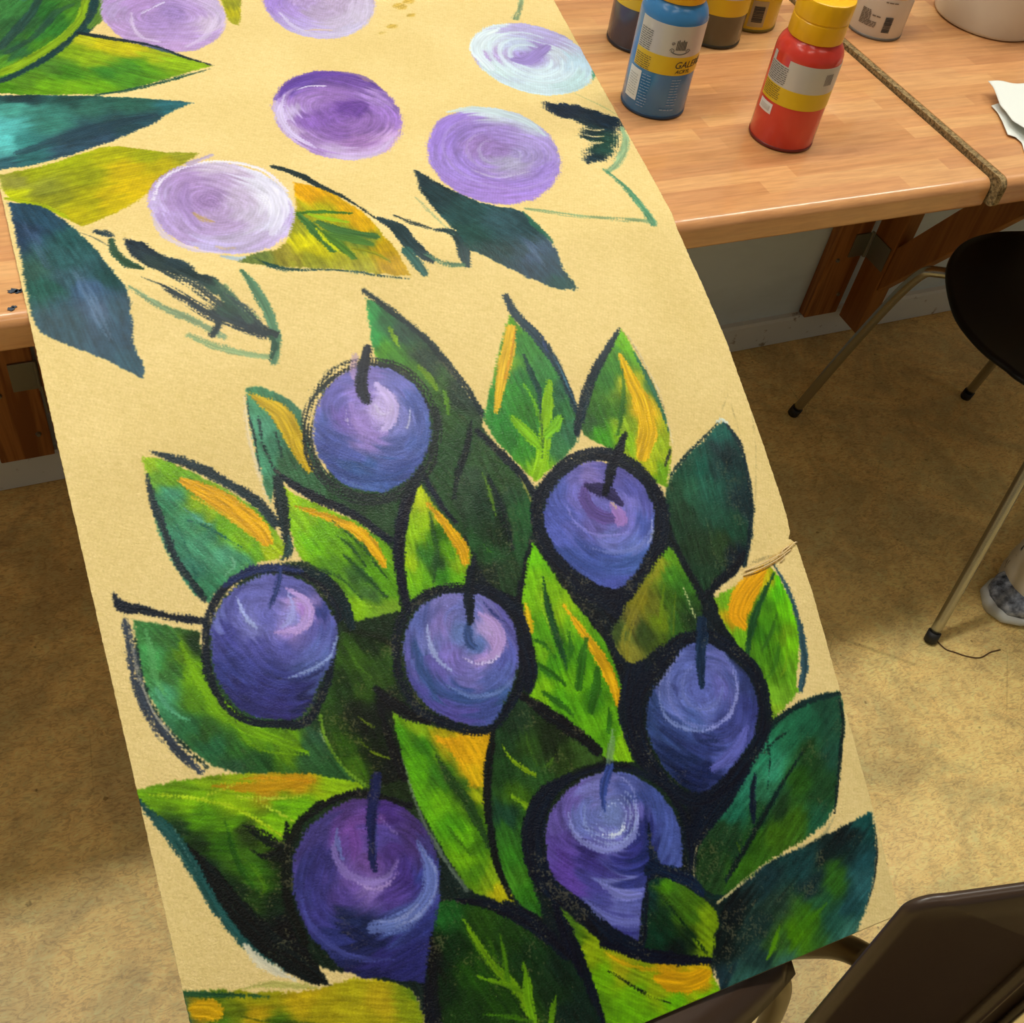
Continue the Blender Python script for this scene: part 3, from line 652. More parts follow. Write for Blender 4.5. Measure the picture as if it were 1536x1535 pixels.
('s',(130,170,30),[25,56,25],[(2765,5999),(2780,6110),(2791,6192)],0.8,0.25),
('s',(125,165,30),[31,86,49],[(2906,6412),(2958,6520),(2994,6657)],0.7,0.5),
('s',(105,155,40),[16,52,20],[(3054,6679),(3051,6784),(3033,6895)],0.7,0.25),
('f',[(3885,6069),(3926,6169),(4025,6326),(4098,6431),(4145,6668),(4199,7026),(4161,7298),(3988,7453),(3755,7571),(3608,7632),(3524,7501),(3391,7267),(3312,7022),(3391,6870),(3576,6561),(3773,6235)],[(3880,6115,95,165,30),(3892,6393,60,130,50),(4021,6645,60,130,60),(4089,7091,52,112,60),(3927,7314,60,122,70),(3459,7052,50,135,50),(3587,7307,60,140,40),(3374,6993,65,145,60),(3640,7567,135,190,20),(3764,7027,55,122,40),(3676,6580,110,160,40),(3782,6710,50,122,55),(3635,6833,60,140,50),(4158,6889,45,95,65),(3508,7228,50,125,45),(4062,7299,55,112,75)],1.53,None,1.5,1.0,11.4),
('s',(232,184,42),[100,133,123,91,41],[(3846,6213),(3769,6371),(3652,6575),(3548,6773),(3454,6956)],0.95,0.3),
('s',(225,150,25),[13,26,13],[(3902,6188),(3767,6439),(3625,6680)],0.6,0.25),
('s',(30,72,62),[22,55,54,33],[(3878,6482),(3884,6663),(3900,6862),(3828,7125)],0.85,0.25),
('s',(120,185,30),[17,33,29],[(3779,6753),(3823,6911),(3828,7125)],0.7,0.25),
('s',(142,192,20),[55,113,103,111,114,81],[(4021,6787),(3942,6977),(3862,7153),(3793,7328),(3711,7478),(3621,7604)],0.9,0.25),
('s',(132,190,22),[61,110,114,82],[(3584,7045),(3638,7150),(3692,7245),(3746,7340)],0.9,0.25),
('s',(125,188,32),[63,104,74],[(4007,7128),(3933,7199),(3839,7254)],0.85,0.25),
('s',(45,75,50),[12,21,16],[(3845,7043),(3803,7246),(3734,7442)],0.6,0.25),
('s',(34,58,70),[67,97,110,96,73,51],[(3919,5879),(3941,6078),(4040,6282),(4113,6480),(4165,6738),(4192,7111)],0.95,0.4),
('s',(90,140,160),[9,30,8],[(4149,6532),(4179,6762),(4199,7026)],0.5,0.7),
('s',(45,65,110),[9,35,9],[(4116,6319),(4105,6409),(4105,6501)],0.7,0.5),
('f',[(4897,6388),(4931,6630),(4968,6908),(5007,7182),(5002,7445),(4944,7694),(4796,7949),(4635,7821),(4509,7667),(4392,7494),(4213,7372),(4171,7236),(4261,7038),(4459,6792),(4663,6604)],[(4878,6527,115,185,30),(4572,6857,62,122,50),(4379,7148,58,108,40),(4351,7357,70,150,30),(4771,6938,190,185,30),(4825,7235,228,178,20),(4736,7479,225,178,20),(4588,7448,135,182,20),(4798,7621,172,188,20),(4635,7694,180,185,20),(4798,7876,120,172,20),(5009,7050,70,122,60),(4548,7181,62,112,35),(4268,7212,55,95,50),(4731,6731,75,140,50),(4898,7599,150,175,20),(4603,7279,140,170,30)],1.55,None,1.5,1.0,11.8),
('s',(232,184,22),[53,110,175,152,194,128],[(4795,6651),(4801,6855),(4837,7106),(4821,7278),(4790,7425),(4663,7614)],0.95,0.4),
('s',(45,100,40),[22,39,56,25],[(4759,6781),(4702,6992),(4611,7193),(4497,7387)],0.6,0.25),
('s',(30,46,56),[32,76,99,102,84,63],[(4880,6390),(4671,6583),(4441,6811),(4285,7021),(4175,7194),(4130,7291)],0.95,0.4),
('s',(50,112,82),[18,49,39,17],[(4933,6654),(4979,6910),(5005,7248),(4994,7466)],0.85,0.25),
('s',(228,210,165),[9,20,18,13],[(4934,6442),(4983,6708),(5041,7122),(4995,7575)],0.8,0.5),
('s',(30,40,40),[13,43,26],[(4963,7612),(4901,7685),(4850,7761)],0.8,0.6),
('f',[(5569,7452),(5649,7620),(5659,7843),(5616,8157),(5522,8456),(5370,8757),(5119,8864),(4853,8962),(4801,8787),(4725,8482),(4719,8172),(4771,7954),(4975,7765),(5261,7629),(5449,7513)],[(5530,7552,32,98,85),(5178,7851,28,92,75),(5480,7806,24,48,50),(5468,8232,24,48,52),(5217,8071,40,98,78),(5213,8281,36,82,62),(4889,8210,34,64,42),(4937,8532,34,60,36),(5151,8581,42,68,36),(5268,8713,15,30,42),(4893,8850,34,66,42),(5069,7828,30,80,60),(5594,7698,26,66,62),(4892,8001,34,72,48),(5340,7927,28,62,58),(5308,8408,28,72,52),(5021,8029,45,100,72)],1.63,None,1.5,1.0,11.8),
('s',(20,42,48),[27,49,49,52,56,43],[(5585,7473),(5658,7689),(5642,7969),(5584,8257),(5453,8567),(5306,8805)],0.95,0.5),
('s',(22,50,50),[18,31,35,26],[(5547,7448),(5328,7577),(5062,7719),(4876,7851)],0.95,0.5),
('s',(16,26,36),[43,106,84,41],[(5348,8690),(5190,8798),(4992,8894),(4828,8966)],0.95,0.4),
('s',(225,232,215),[18,40,9],[(5507,7458),(5569,7452),(5622,7503)],0.85,0.25),
('s',(150,160,110),[9,25,30,21,8],[(5088,8170),(5071,8480),(5056,8601),(5089,8753),(5034,8843)],0.4,0.93),
('s',(182,158,100),[4,9,5],[(5545,7421),(5651,7307),(5718,7229)],0.5,0.4),
('s',(182,158,100),[5,9,4],[(5719,7320),(5704,7542),(5694,7629)],0.5,0.4),
('s',(182,158,100),[5,9,4],[(5925,7359),(5808,7786),(5624,8266)],0.5,0.4),
('s',(150,110,70),[7,7,7],[(4893,6399),(4963,6636),(5035,7232)],0.35,0.25),
('f',[(1430,6341),(1517,6321),(1672,6434),(1819,6580),(1805,6842),(1850,7165),(2016,7376),(2322,7501),(2460,7492),(2310,7847),(2156,7754),(1931,7550),(1705,7365),(1590,7244),(1489,7145),(1423,7265),(1380,7350),(1357,7098),(1379,6795),(1393,6559)],[(1503,6376,60,122,82),(1743,6517,60,110,80),(1449,6731,82,152,118),(1405,7051,76,150,112),(1559,7083,50,92,60),(1389,7257,70,130,90),(1656,7201,58,106,68),(1878,7403,42,82,48),(2181,7664,44,74,44),(1542,6867,60,120,90),(1650,7083,45,85,55),(1771,7322,50,92,58),(1438,6487,70,140,100),(2123,7535,34,60,38)],1.41,None,1.5,1.0,10.1),
('s',(205,168,20),[26,95,170,167,129,63],[(1452,6397),(1545,6498),(1644,6610),(1692,6780),(1706,6939),(1750,7124)],0.95,0.35),
('s',(24,44,46),[15,18,16],[(1469,6615),(1442,6846),(1472,7036)],0.8,0.25),
('s',(24,54,46),[15,18,13],[(1565,6774),(1570,6911),(1563,6997)],0.8,0.25),
('s',(24,44,46),[9,26,26,14],[(1425,6412),(1400,6601),(1393,6797),(1362,7080)],0.95,0.6),
('s',(236,218,185),[11,40,36,14],[(1401,6418),(1351,6750),(1351,7039),(1365,7337)],0.55,0.5),
('f',[(517,6769),(630,6792),(833,6948),(1005,7098),(1174,7267),(1310,7429),(1363,7572),(1419,7734),(1336,7816),(1148,7798),(960,7861),(730,8009),(653,7946),(549,7673),(500,7373),(510,7046)],[(549,6813,155,192,20),(663,6949,120,175,20),(916,7330,140,175,20),(1108,7606,130,182,20),(1281,7757,170,192,20),(986,7466,105,160,20),(631,7091,70,150,112),(743,7337,70,145,102),(775,7564,75,150,112),(932,7692,80,155,117),(743,7915,60,132,92),(559,7185,50,122,82),(607,7488,58,130,98),(1054,7758,72,145,105),(880,7479,60,130,95),(833,7172,130,165,20),(582,6932,110,165,40),(1169,7712,110,170,30),(655,7716,55,125,100)],1.0,None,1.5,1.0,9.5),
('s',(228,168,20),[52,140,176,185,158,105],[(766,7018),(923,7155),(1062,7298),(1168,7434),(1246,7545),(1276,7635)],0.95,0.3),
('s',(215,175,25),[17,42,25],[(816,7169),(1012,7361),(1171,7565)],0.6,0.5),
('s',(105,175,155),[10,31,17],[(731,7242),(808,7352),(893,7426)],0.6,0.25),
('s',(36,105,90),[9,21,17,10],[(741,7346),(844,7415),(969,7536),(1093,7666)],0.8,0.25),
('s',(30,100,85),[9,17,17,13],[(635,7294),(663,7465),(687,7652),(692,7850)],0.5,0.25),
('s',(140,195,160),[10,24,10],[(981,7704),(988,7778),(915,7833)],0.5,0.25),
('s',(30,48,55),[24,77,85,78,89,82],[(595,6738),(757,6834),(948,6973),(1146,7166),(1297,7341),(1376,7519)],0.95,0.4),
('s',(24,42,48),[28,58,61,61,64],[(521,6919),(519,7140),(548,7384),(582,7636),(712,7978)],0.95,0.4),
('f',[(1478,7191),(1589,7320),(1772,7457),(1957,7594),(2120,7746),(2228,7904),(2224,8091),(2168,8431),(1975,8420),(1772,8423),(1746,8106),(1607,7944),(1465,7800),(1481,7599),(1476,7409)],[(1508,7283,165,205,10),(1581,7490,140,192,20),(1719,7654,110,172,20),(1601,7758,112,182,10),(1859,7818,108,165,20),(1885,8066,58,98,40),(1731,7955,90,142,30),(1974,8217,68,108,48),(2064,8090,95,155,20),(1821,8308,140,190,20),(2131,8255,100,162,20),(1507,7773,140,195,20),(2014,7929,80,130,25),(2155,7962,120,175,20),(1758,7511,150,195,15),(1776,8132,110,165,30),(2076,8390,125,165,40)],1.13,None,1.5,1.0,9.9),
('s',(232,172,20),[25,58,80,99,98,55],[(1565,7414),(1736,7521),(1907,7640),(2010,7740),(2084,7880),(2134,8041)],0.95,0.3),
('s',(38,76,38),[9,22,25,14],[(1812,7580),(1947,7763),(2045,7955),(2125,8142)],0.75,0.5),
('s',(38,76,38),[25,61,25],[(1840,7888),(1942,8061),(2082,8299)],0.75,0.5),
('s',(38,76,38),[11,29,14],[(1813,7713),(1911,7830),(1991,8017)],0.75,0.5),
('s',(38,76,38),[11,36,18],[(1578,7919),(1773,8076),(1886,8269)],0.75,0.5),
('s',(38,76,38),[15,25],[(2008,7815),(2066,8016)],0.75,0.5),
('s',(195,215,60),[7,21,7],[(1826,8290),(1976,8346),(2146,8407)],0.4,0.7),
('s',(16,26,40),[25,73,80,74,66],[(1473,7065),(1593,7235),(1769,7398),(1999,7575),(2225,7846)],0.95,0.35),
('s',(20,38,42),[72,118,89,64,46],[(1484,7164),(1464,7350),(1444,7534),(1428,7680),(1401,7804)],0.95,0.35),
('f',[(3218,7159),(3366,7344),(3552,7610),(3539,7810),(3424,8082),(3263,8339),(3135,8559),(2937,8414),(2881,8132),(2854,7816),(2843,7656),(3004,7390)],[(3167,7323,50,82,45),(3299,7555,46,78,40),(3423,7884,44,95,50),(3049,7702,32,62,40),(3155,8021,30,52,30),(3004,8122,40,84,42),(3114,8361,40,66,38),(2955,7681,50,76,50),(3318,8156,40,82,44),(3070,7506,48,74,50),(2988,8311,34,50,36),(3335,7765,40,72,44)],1.5,None,1.5,1.0,10.7),
('s',(105,145,40),[8,35,16],[(3167,7466),(3177,7650),(3167,7847)],0.8,0.4),
('s',(20,36,36),[28,75,85,58],[(3200,7513),(3232,7702),(3232,7901),(3227,8155)],0.95,0.6),
('s',(20,32,36),[40,79,66,46],[(3209,7002),(3095,7226),(2964,7422),(2855,7629)],0.95,0.55),
('s',(18,30,40),[48,80,80,88],[(3239,7091),(3373,7325),(3492,7535),(3567,7756)],0.95,0.4),
('s',(172,172,80),[16,48,48,20],[(3476,7552),(3504,7661),(3516,7785),(3528,7848)],0.7,0.8),
('s',(80,140,40),[6,15,6],[(2992,8061),(3023,8127),(3101,8203)],0.7,0.5),
('f',[(2611,7442),(2657,7615),(2743,7791),(2830,7966),(2877,8112),(2812,8231),(2752,8369),(2522,8355),(2248,8381),(2260,8268),(2315,8000),(2403,7753),(2533,7508)],[(2562,7574,192,207,20),(2419,7834,152,197,20),(2338,8193,130,192,20),(2638,7884,60,112,20),(2514,8046,60,122,40),(2590,8254,62,132,30),(2718,8285,112,182,20),(2698,8013,105,168,10),(2536,7764,160,200,15),(2648,7711,150,170,20),(2420,8307,110,175,25),(2359,8048,170,205,20),(2571,8117,45,82,40),(2773,8164,140,175,20)],1.58,None,1.5,1.0,10.3),
('s',(236,176,20),[34,76,102,113,75],[(2624,7627),(2710,7803),(2765,7951),(2801,8065),(2800,8171)],0.95,0.3),
('s',(40,78,38),[15,56,63,18],[(2621,7705),(2610,7877),(2591,8045),(2489,8268)],0.7,0.5),
('s',(12,22,40),[58,95,105,96,80,62],[(2668,7315),(2516,7485),(2381,7710),(2290,7918),(2236,8150),(2230,8410)],0.95,0.15),
('s',(16,26,44),[50,58,46,30],[(2657,7337),(2691,7503),(2739,7673),(2812,7826)],0.95,0.3),
('f',[(3423,8137),(3491,8334),(3564,8567),(3683,8850),(3794,9092),(3833,9372),(3808,9671),(3744,9994),(3748,10130),(3500,10039),(3397,9837),(3242,9607),(3007,9378),(3128,9240),(3168,9043),(3179,8876),(3169,8644),(3260,8415)],[(3392,8252,115,195,10),(3270,8515,130,197,20),(3501,8765,150,192,20),(3254,8895,92,162,20),(3416,9032,60,122,20),(3267,9183,72,142,20),(3580,9171,82,152,20),(3409,9391,112,182,10),(3568,9548,60,122,20),(3584,9835,92,162,20),(3706,9982,142,197,20),(3510,9739,105,175,20),(3130,9371,132,192,20),(3546,8951,115,175,20),(3297,9492,90,165,20),(3425,8611,135,190,20),(3706,9643,100,165,20),(3578,9380,100,170,15),(3224,9058,120,180,20)],1.49,None,1.5,1.0,10.5),
('s',(228,172,20),[35,66,100,108,96,35],[(3531,8734),(3623,8970),(3688,9161),(3745,9348),(3764,9525),(3758,9695)],0.95,0.3),
('s',(222,182,20),[34,68,38],[(3206,8643),(3196,8756),(3182,8867)],0.9,0.25),
('s',(28,72,36),[15,58,69,53,27],[(3425,8446),(3393,8680),(3389,8891),(3396,9065),(3394,9236)],0.95,0.3),
('s',(48,104,24),[27,57,19],[(3507,8941),(3481,9088),(3399,9218)],0.8,0.35),
('s',(48,104,24),[39,88,76],[(3639,9052),(3555,9183),(3457,9404)],0.8,0.35),
('s',(48,104,24),[38,64,26],[(3166,9147),(3251,9235),(3338,9353)],0.8,0.35),
('s',(48,104,24),[46,103,57],[(3663,9307),(3605,9463),(3503,9624)],0.8,0.35),
('s',(48,104,24),[30,64,19],[(3148,9376),(3240,9476),(3341,9616)],0.8,0.35),
('s',(48,104,24),[26,45,19],[(3200,8938),(3265,8993),(3326,9123)],0.8,0.35),
('s',(48,104,24),[31,61,27],[(3662,9649),(3640,9756),(3603,9840)],0.8,0.35),
('s',(170,205,40),[8,19,8],[(3397,8468),(3340,8686),(3355,8902)],0.6,0.25),
('s',(48,82,92),[26,47,56,77,85,55],[(5606,8866),(5659,9077),(5671,9309),(5653,9551),(5604,9784),(5491,9986)],0.95,0.4),
('f',[(5579,8874),(5629,9028),(5654,9222),(5651,9468),(5575,9715),(5439,9962),(5480,9983),(5273,10097),(5050,10198),(5137,9880),(5115,9674),(4992,9421),(4921,9222),(4913,8998),(5107,8963),(5394,8888)],[(5037,9028,120,182,30),(5222,9033,225,165,20),(5082,9161,225,168,20),(5445,8942,205,185,20),(5054,9377,120,182,30),(5396,9137,70,135,20),(5254,9408,52,112,20),(5563,9075,95,195,10),(5604,9292,115,202,10),(5341,9633,72,132,20),(5494,9469,105,155,20),(5492,9815,110,172,30),(5253,9952,122,178,40),(5125,10116,142,184,40),(5514,9617,120,190,20),(5076,9584,80,140,25),(5395,9342,70,135,20),(5326,9811,90,145,25)],1.6,None,1.5,1.0,11.5),
('s',(230,164,20),[86,191,231,167,63],[(5477,8887),(5311,8982),(5180,9084),(5090,9204),(5122,9313)],0.95,0.25),
('s',(36,84,42),[13,55,76,71,54],[(5580,8933),(5417,9080),(5262,9247),(5150,9402),(5078,9544)],0.95,0.35),
('s',(50,95,30),[17,55,25],[(5487,9283),(5362,9436),(5224,9562)],0.6,0.6),
('s',(60,115,30),[17,63,63,21],[(5430,9514),(5356,9657),(5274,9757),(5184,9813)],0.6,0.6),
('s',(150,175,30),[8,34,34,13],[(5496,9429),(5470,9606),(5406,9751),(5320,9829)],0.4,0.8),
('s',(208,170,100),[11,17,19,19,15],[(5259,8866),(5437,8836),(5620,8795),(5814,8735),(5909,8710)],0.9,0.2),
('s',(180,135,60),[11,19,19,15],[(5267,8909),(5470,8875),(5657,8825),(5829,8760)],0.9,0.2),
('s',(225,195,130),[11,19,15],[(5248,8832),(5422,8811),(5569,8804)],0.9,0.2),
('s',(90,80,50),[21,86,22],[(5255,8813),(5458,8778),(5627,8776)],0.3,0.9),  # dark shade beside the frayed thread, put into the cloth colour
('f',[(5862,10102),(5865,10262),(5730,10548),(5598,10809),(5440,11117),(5120,11203),(4683,11265),(4375,11372),(4166,11405),(4017,11272),(4030,11092),(4185,10861),(4399,10643),(4632,10482),(4897,10307),(5183,10152),(5471,10076),(5688,10075)],[(5702,10237,30,76,55),(5245,10309,38,112,76),(4971,10427,48,138,100),(4672,10630,45,125,96),(4512,10773,38,112,84),(5045,10546,58,148,110),(5396,10551,30,66,30),(5220,10716,42,88,25),(5410,10852,35,76,40),(5614,10614,32,78,60),(4957,10871,30,60,30),(4864,11074,66,108,20),(4617,11130,50,96,20),(4334,10907,38,72,40),(4171,11137,35,66,32),(4469,11234,56,104,20),(5316,11118,32,88,60),(4867,10727,50,115,80),(5450,10267,32,96,66),(4720,10894,34,76,40),(4435,11072,28,60,34),(5046,11015,62,104,22)],-0.6,None,1.5,1.0,11.1),
('s',(14,38,36),[12,41,52,51,38],[(5317,10508),(5038,10701),(4755,10924),(4484,11125),(4274,11283)],0.95,0.35),
('s',(20,30,48),[16,60,60,32],[(4817,10538),(4751,10653),(4698,10811),(4677,10919)],0.85,0.4),
('s',(20,46,42),[8,18,10],[(5252,10291),(5071,10338),(4929,10414)],0.8,0.25),
('s',(18,44,40),[8,14,8],[(5025,10305),(4977,10507),(4890,10695)],0.8,0.25),
('s',(130,185,155),[10,28,10],[(5207,10417),(5024,10540),(4849,10644)],0.3,0.7),
('s',(18,42,42),[43,55,54,53,44],[(5871,10125),(5583,10099),(5306,10136),(5039,10230),(4741,10360)],0.95,0.4),
('s',(16,36,36),[30,47,42,33,25],[(5836,10172),(5813,10369),(5697,10598),(5585,10845),(5459,11084)],0.95,0.5),
('s',(100,145,20),[8,27,12],[(4463,11024),(4471,11064),(4468,11120)],0.5,0.7),
('s',(20,46,42),[15,57,57],[(4022,11256),(4091,11371),(4228,11416)],0.8,0.25),
('s',(192,178,125),[21,53,48,51,54,30],[(5446,11119),(5270,11240),(5001,11271),(4670,11299),(4427,11351),(4135,11431)],0.85,0.72),
('s',(192,178,125),[12,31,30,15],[(4144,10885),(4057,11007),(4007,11121),(3993,11246)],0.7,0.8),
('f',[(5825,11191),(5813,11310),(5767,11494),(5630,11742),(5476,11923),(5280,12105),(5149,12150),(4798,12149),(4351,12144),(3918,12143),(3927,12002),(3951,11796),(4086,11570),(4222,11431),(4428,11350),(4677,11280),(5028,11262),(5397,11220)],[(5766,11236,25,80,76),(5491,11288,18,32,34),(5295,11363,18,36,36),(5631,11548,30,76,80),(5526,11747,45,96,98),(4991,11362,26,64,64),(4628,11415,26,54,58),(5037,11549,26,50,50),(5245,11617,52,104,30),(4939,11800,62,112,22),(4744,11884,76,128,15),(5074,11751,40,90,55),(5164,11932,40,88,72),(4601,12075,62,112,88),(4406,11714,30,54,50),(4297,11530,18,26,28),(4093,11790,16,26,26),(4149,12099,52,98,86),(5222,12104,66,120,104),(5551,11444,20,46,46),(4647,11609,38,62,50),(4313,11957,34,62,58),(5344,11841,34,76,78),(3965,12016,30,52,60),(4553,11912,60,105,40)],-0.52,None,1.5,1.0,14.7),
('s',(96,150,12),[12,50,65,30],[(4635,11773),(4562,11859),(4501,11930),(4420,11994)],0.7,0.5),
('s',(74,128,20),[16,66,85,27],[(5116,11765),(4925,11833),(4798,11865),(4691,11903)],0.6,0.5),
('s',(16,28,34),[13,25,24,12],[(5818,11292),(5761,11511),(5644,11728),(5501,11893)],0.8,0.5),
('f',[(2790,10990),(2842,11078),(2926,11195),(3091,11428),(3279,11598),(3538,11742),(3903,11837),(3917,12088),(3981,12175),(3445,12176),(3350,12273),(2853,12086),(2843,11707),(2821,11404)],[(2831,11181,80,120,30),(2938,11410,150,172,20),(3169,11622,172,172,25),(3518,11797,205,155,20),(3788,11918,215,168,20),(3854,12084,130,192,20),(2957,11661,120,178,10),(3199,11833,118,176,10),(3546,12009,112,182,10),(3056,11955,110,172,10),(2858,11347,75,115,20),(3402,11835,150,170,20),(3213,12080,110,172,12),(3655,11995,150,180,20),(2858,11781,90,140,20),(3242,11709,140,165,25)],0.64,None,1.5,1.0,9.8),
('s',(222,166,15),[54,151,170,128,55],[(3415,11796),(3536,11865),(3662,11918),(3786,11926),(3875,11913)],0.95,0.25),
('s',(225,170,20),[11,36,36,18],[(3061,11461),(3164,11576),(3312,11681),(3490,11760)],0.6,0.5),
('s',(20,32,22),[11,25,25,32],[(3042,11612),(3199,11772),(3351,11922),(3467,12009)],0.85,0.75),
('f',[(3635,10995),(3756,11093),(3934,11262),(4061,11396),(4121,11545),(4023,11676),(3936,11835),(3650,11719),(3362,11530),(3454,11302),(3555,11100)],[(3699,11139,85,145,20),(3893,11321,72,112,20),(4030,11514,130,162,20),(3923,11696,142,172,20),(3658,11389,24,54,30),(3589,11221,20,50,45),(3805,11638,24,44,25),(3516,11502,20,55,36),(3670,11663,15,30,26),(3861,11475,62,102,20),(3759,11277,60,100,22),(3612,11083,20,60,50),(3904,11599,110,140,20)],1.04,None,1.5,1.0,10.2),
('s',(22,50,26),[11,26,22],[(3656,11207),(3780,11466),(3909,11763)],0.8,0.4),
('s',(15,22,36),[53,97,102,81,55],[(3060,11399),(3297,11543),(3523,11666),(3759,11769),(3908,11826)],0.95,0.3),
('s',(120,140,100),[14,26,18,11],[(3370,11506),(3431,11384),(3483,11258),(3557,10992)],0.35,0.88),
('s',(12,20,34),[53,123,133,122,138],[(2767,11000),(2799,11222),(2824,11458),(2853,11676),(2842,11945)],0.95,0.15),
('f',[(1824,10667),(2052,10705),(2307,10863),(2505,11104),(2729,11320),(2833,11617),(2874,12025),(1550,11541),(1666,11120),(1763,10816)],[(1891,10758,32,90,32),(2169,10955,42,78,20),(2444,11308,26,56,25),(1997,11237,36,76,15),(2195,11509,34,68,15),(2546,11601,26,50,25),(1827,11511,30,60,20),(2670,11816,20,40,30),(1722,11307,20,42,20),(2361,11072,34,66,22),(1840,11013,22,50,22),(2699,11483,22,42,28),(1720,11055,12,22,22),(2328,11692,40,75,18)],1.3,None,1.5,1.0,9.4),
('s',(110,152,14),[20,65,75,75,61],[(2024,10862),(2083,11063),(2169,11280),(2281,11472),(2367,11807)],0.85,0.5),
('s',(78,124,10),[17,51,44],[(2274,11060),(2260,11227),(2240,11407)],0.85,0.5),
('s',(102,148,10),[17,51,44],[(2017,11294),(2187,11409),(2357,11534)],0.85,0.5),
('s',(110,160,10),[21,79,78,51],[(2399,11318),(2384,11458),(2360,11586),(2351,11767)],0.85,0.5),
('s',(98,145,10),[17,51,41],[(2582,11639),(2521,11728),(2460,11841)],0.85,0.5),
('s',(72,122,10),[13,34,27],[(1992,11570),(2155,11643),(2347,11749)],0.85,0.5),
('s',(60,105,15),[14,34,20],[(2176,11061),(2188,11185),(2199,11308)],0.85,0.5),
('s',(14,22,34),[41,86,104,105,70],[(2015,10705),(2245,10816),(2432,10957),(2605,11156),(2763,11402)],0.95,0.2),
('s',(14,22,26),[34,67,73,65],[(1811,10662),(1728,10889),(1686,11127),(1622,11535)],0.95,0.3),
('f',[(1823,9079),(1992,9237),(2188,9403),(2429,9489),(2658,9511),(2541,9716),(2440,9991),(2409,10248),(2387,10593),(2457,10905),(2321,10812),(2119,10665),(2032,10443),(1942,10102),(1880,9857),(1858,9517)],[(1847,9161,145,190,30),(1896,9387,82,155,20),(2062,9523,62,128,20),(1966,9672,92,165,10),(2197,9509,185,168,20),(2410,9624,228,174,20),(2399,9800,220,172,20),(2275,9906,60,100,25),(2307,10128,66,112,20),(2071,9967,118,188,10),(2175,10262,108,178,10),(2112,10155,82,155,20),(2194,10530,82,135,20),(2368,10779,190,182,20),(2391,10030,170,180,20),(1947,9947,100,172,20),(2055,9344,140,175,25),(2304,10338,70,120,20),(2165,10434,120,180,15),(2142,9777,60,115,25),(2309,10655,130,165,25)],1.3,None,1.5,1.0,9.6),
('f',[(2158,9444),(2345,9516),(2618,9554),(2542,9734),(2454,9942),(2344,9927),(2316,9758),(2261,9617)],[(2284,9534,222,165,20),(2445,9634,230,176,20),(2420,9860,215,175,20),(2343,9659,225,170,20)],1.39,None,2.5,1.0,9.8),
('s',(38,70,28),[25,70,91,77,35],[(2139,9617),(2202,9830),(2282,10014),(2328,10187),(2364,10392)],0.95,0.4),
('s',(60,105,20),[14,48,17],[(2078,10144),(2157,10327),(2241,10493)],0.6,0.6),
('s',(60,120,25),[14,63,17],[(1990,9378),(2087,9637),(2145,9902)],0.5,0.5),
('s',(115,128,112),[10,24,27,44,34],[(1830,9102),(1857,9499),(1888,9894),(1953,10262),(2103,10656)],0.6,0.5),
('s',(150,140,70),[14,35,38,28],[(2449,9994),(2410,10231),(2389,10541),(2420,10866)],0.5,0.88),
('f',[(2830,9306),(2999,9407),(3232,9640),(3457,9909),(3492,10031),(3212,10041),(3003,10070),(2767,10198),(2664,10417),(2629,10672),(2644,11055),(2452,10886),(2406,10511),(2446,10171),(2522,9837),(2671,9518)],[(2822,9469,32,56,34),(2894,9764,44,74,25),(3098,9750,30,44,22),(2665,9879,35,72,30),(2911,10043,46,86,35),(2570,10209,28,66,44),(2692,10121,70,112,22),(2521,10513,60,128,30),(2583,10833,56,122,25),(2558,10383,50,104,30),(2576,10989,50,112,30),(3201,9945,46,70,25),(3342,9950,60,90,35),(2809,9922,40,75,30),(2687,9668,34,66,34),(2527,10691,70,130,30)],1.48,None,1.5,1.0,9.9),
('s',(135,170,20),[9,25,40,29],[(2684,9676),(2725,9806),(2811,9913),(2881,9979)],0.85,0.4),
('s',(75,115,30),[9,22,36],[(2907,9585),(2899,9748),(2928,9920)],0.5,0.6),
('s',(125,165,22),[14,43,61],[(2648,10072),(2714,10146),(2765,10206)],0.8,0.4),
('s',(90,130,30),[11,40,18],[(2929,9948),(3023,9934),(3100,9879)],0.6,0.7),
('s',(14,22,24),[25,72,71,63,59,42],[(2672,9500),(2549,9755),(2461,9997),(2414,10250),(2389,10541),(2429,10834)],0.95,0.25),
('s',(14,20,26),[55,111,112,94],[(2940,9336),(3122,9534),(3305,9735),(3466,9949)],0.95,0.25),
('s',(12,22,34),[70,87,77,53],[(2385,10855),(2532,11009),(2640,11168),(2734,11305)],0.95,0.3),
('f',[(182,8002),(342,8081),(611,8198),(613,8475),(677,8767),(854,9005),(1176,9079),(1322,9190),(1424,9479),(1563,9693),(1239,9518),(925,9403),(541,9272),(350,9046),(215,8790),(148,8520),(151,8216)],[(236,8119,62,124,62),(243,8309,72,155,82),(379,8207,60,112,50),(476,8353,92,134,20),(516,8535,112,164,10),(363,8494,60,112,50),(638,8859,118,170,10),(284,8625,80,162,112),(386,8889,45,106,62),(505,9074,40,100,60),(838,9069,108,160,10),(1056,9217,105,150,12),(788,9274,40,86,40),(1216,9332,50,92,50),(1309,9238,48,90,60),(633,9229,40,82,50),(604,8300,28,56,30),(501,8955,50,95,35),(1330,9503,45,90,45),(249,8783,60,130,85),(690,9128,45,95,35),(510,8704,90,140,20)],1.1,None,1.5,1.0,11.4),
('s',(122,172,10),[26,81,104,98,76,33],[(472,8266),(520,8519),(614,8750),(760,8978),(986,9154),(1174,9294)],0.75,0.5),
('s',(95,165,95),[26,58,48,26],[(248,8105),(253,8277),(237,8443),(273,8605)],0.6,0.25),
('s',(110,185,145),[13,38,19],[(223,8541),(282,8708),(397,8841)],0.5,0.25),
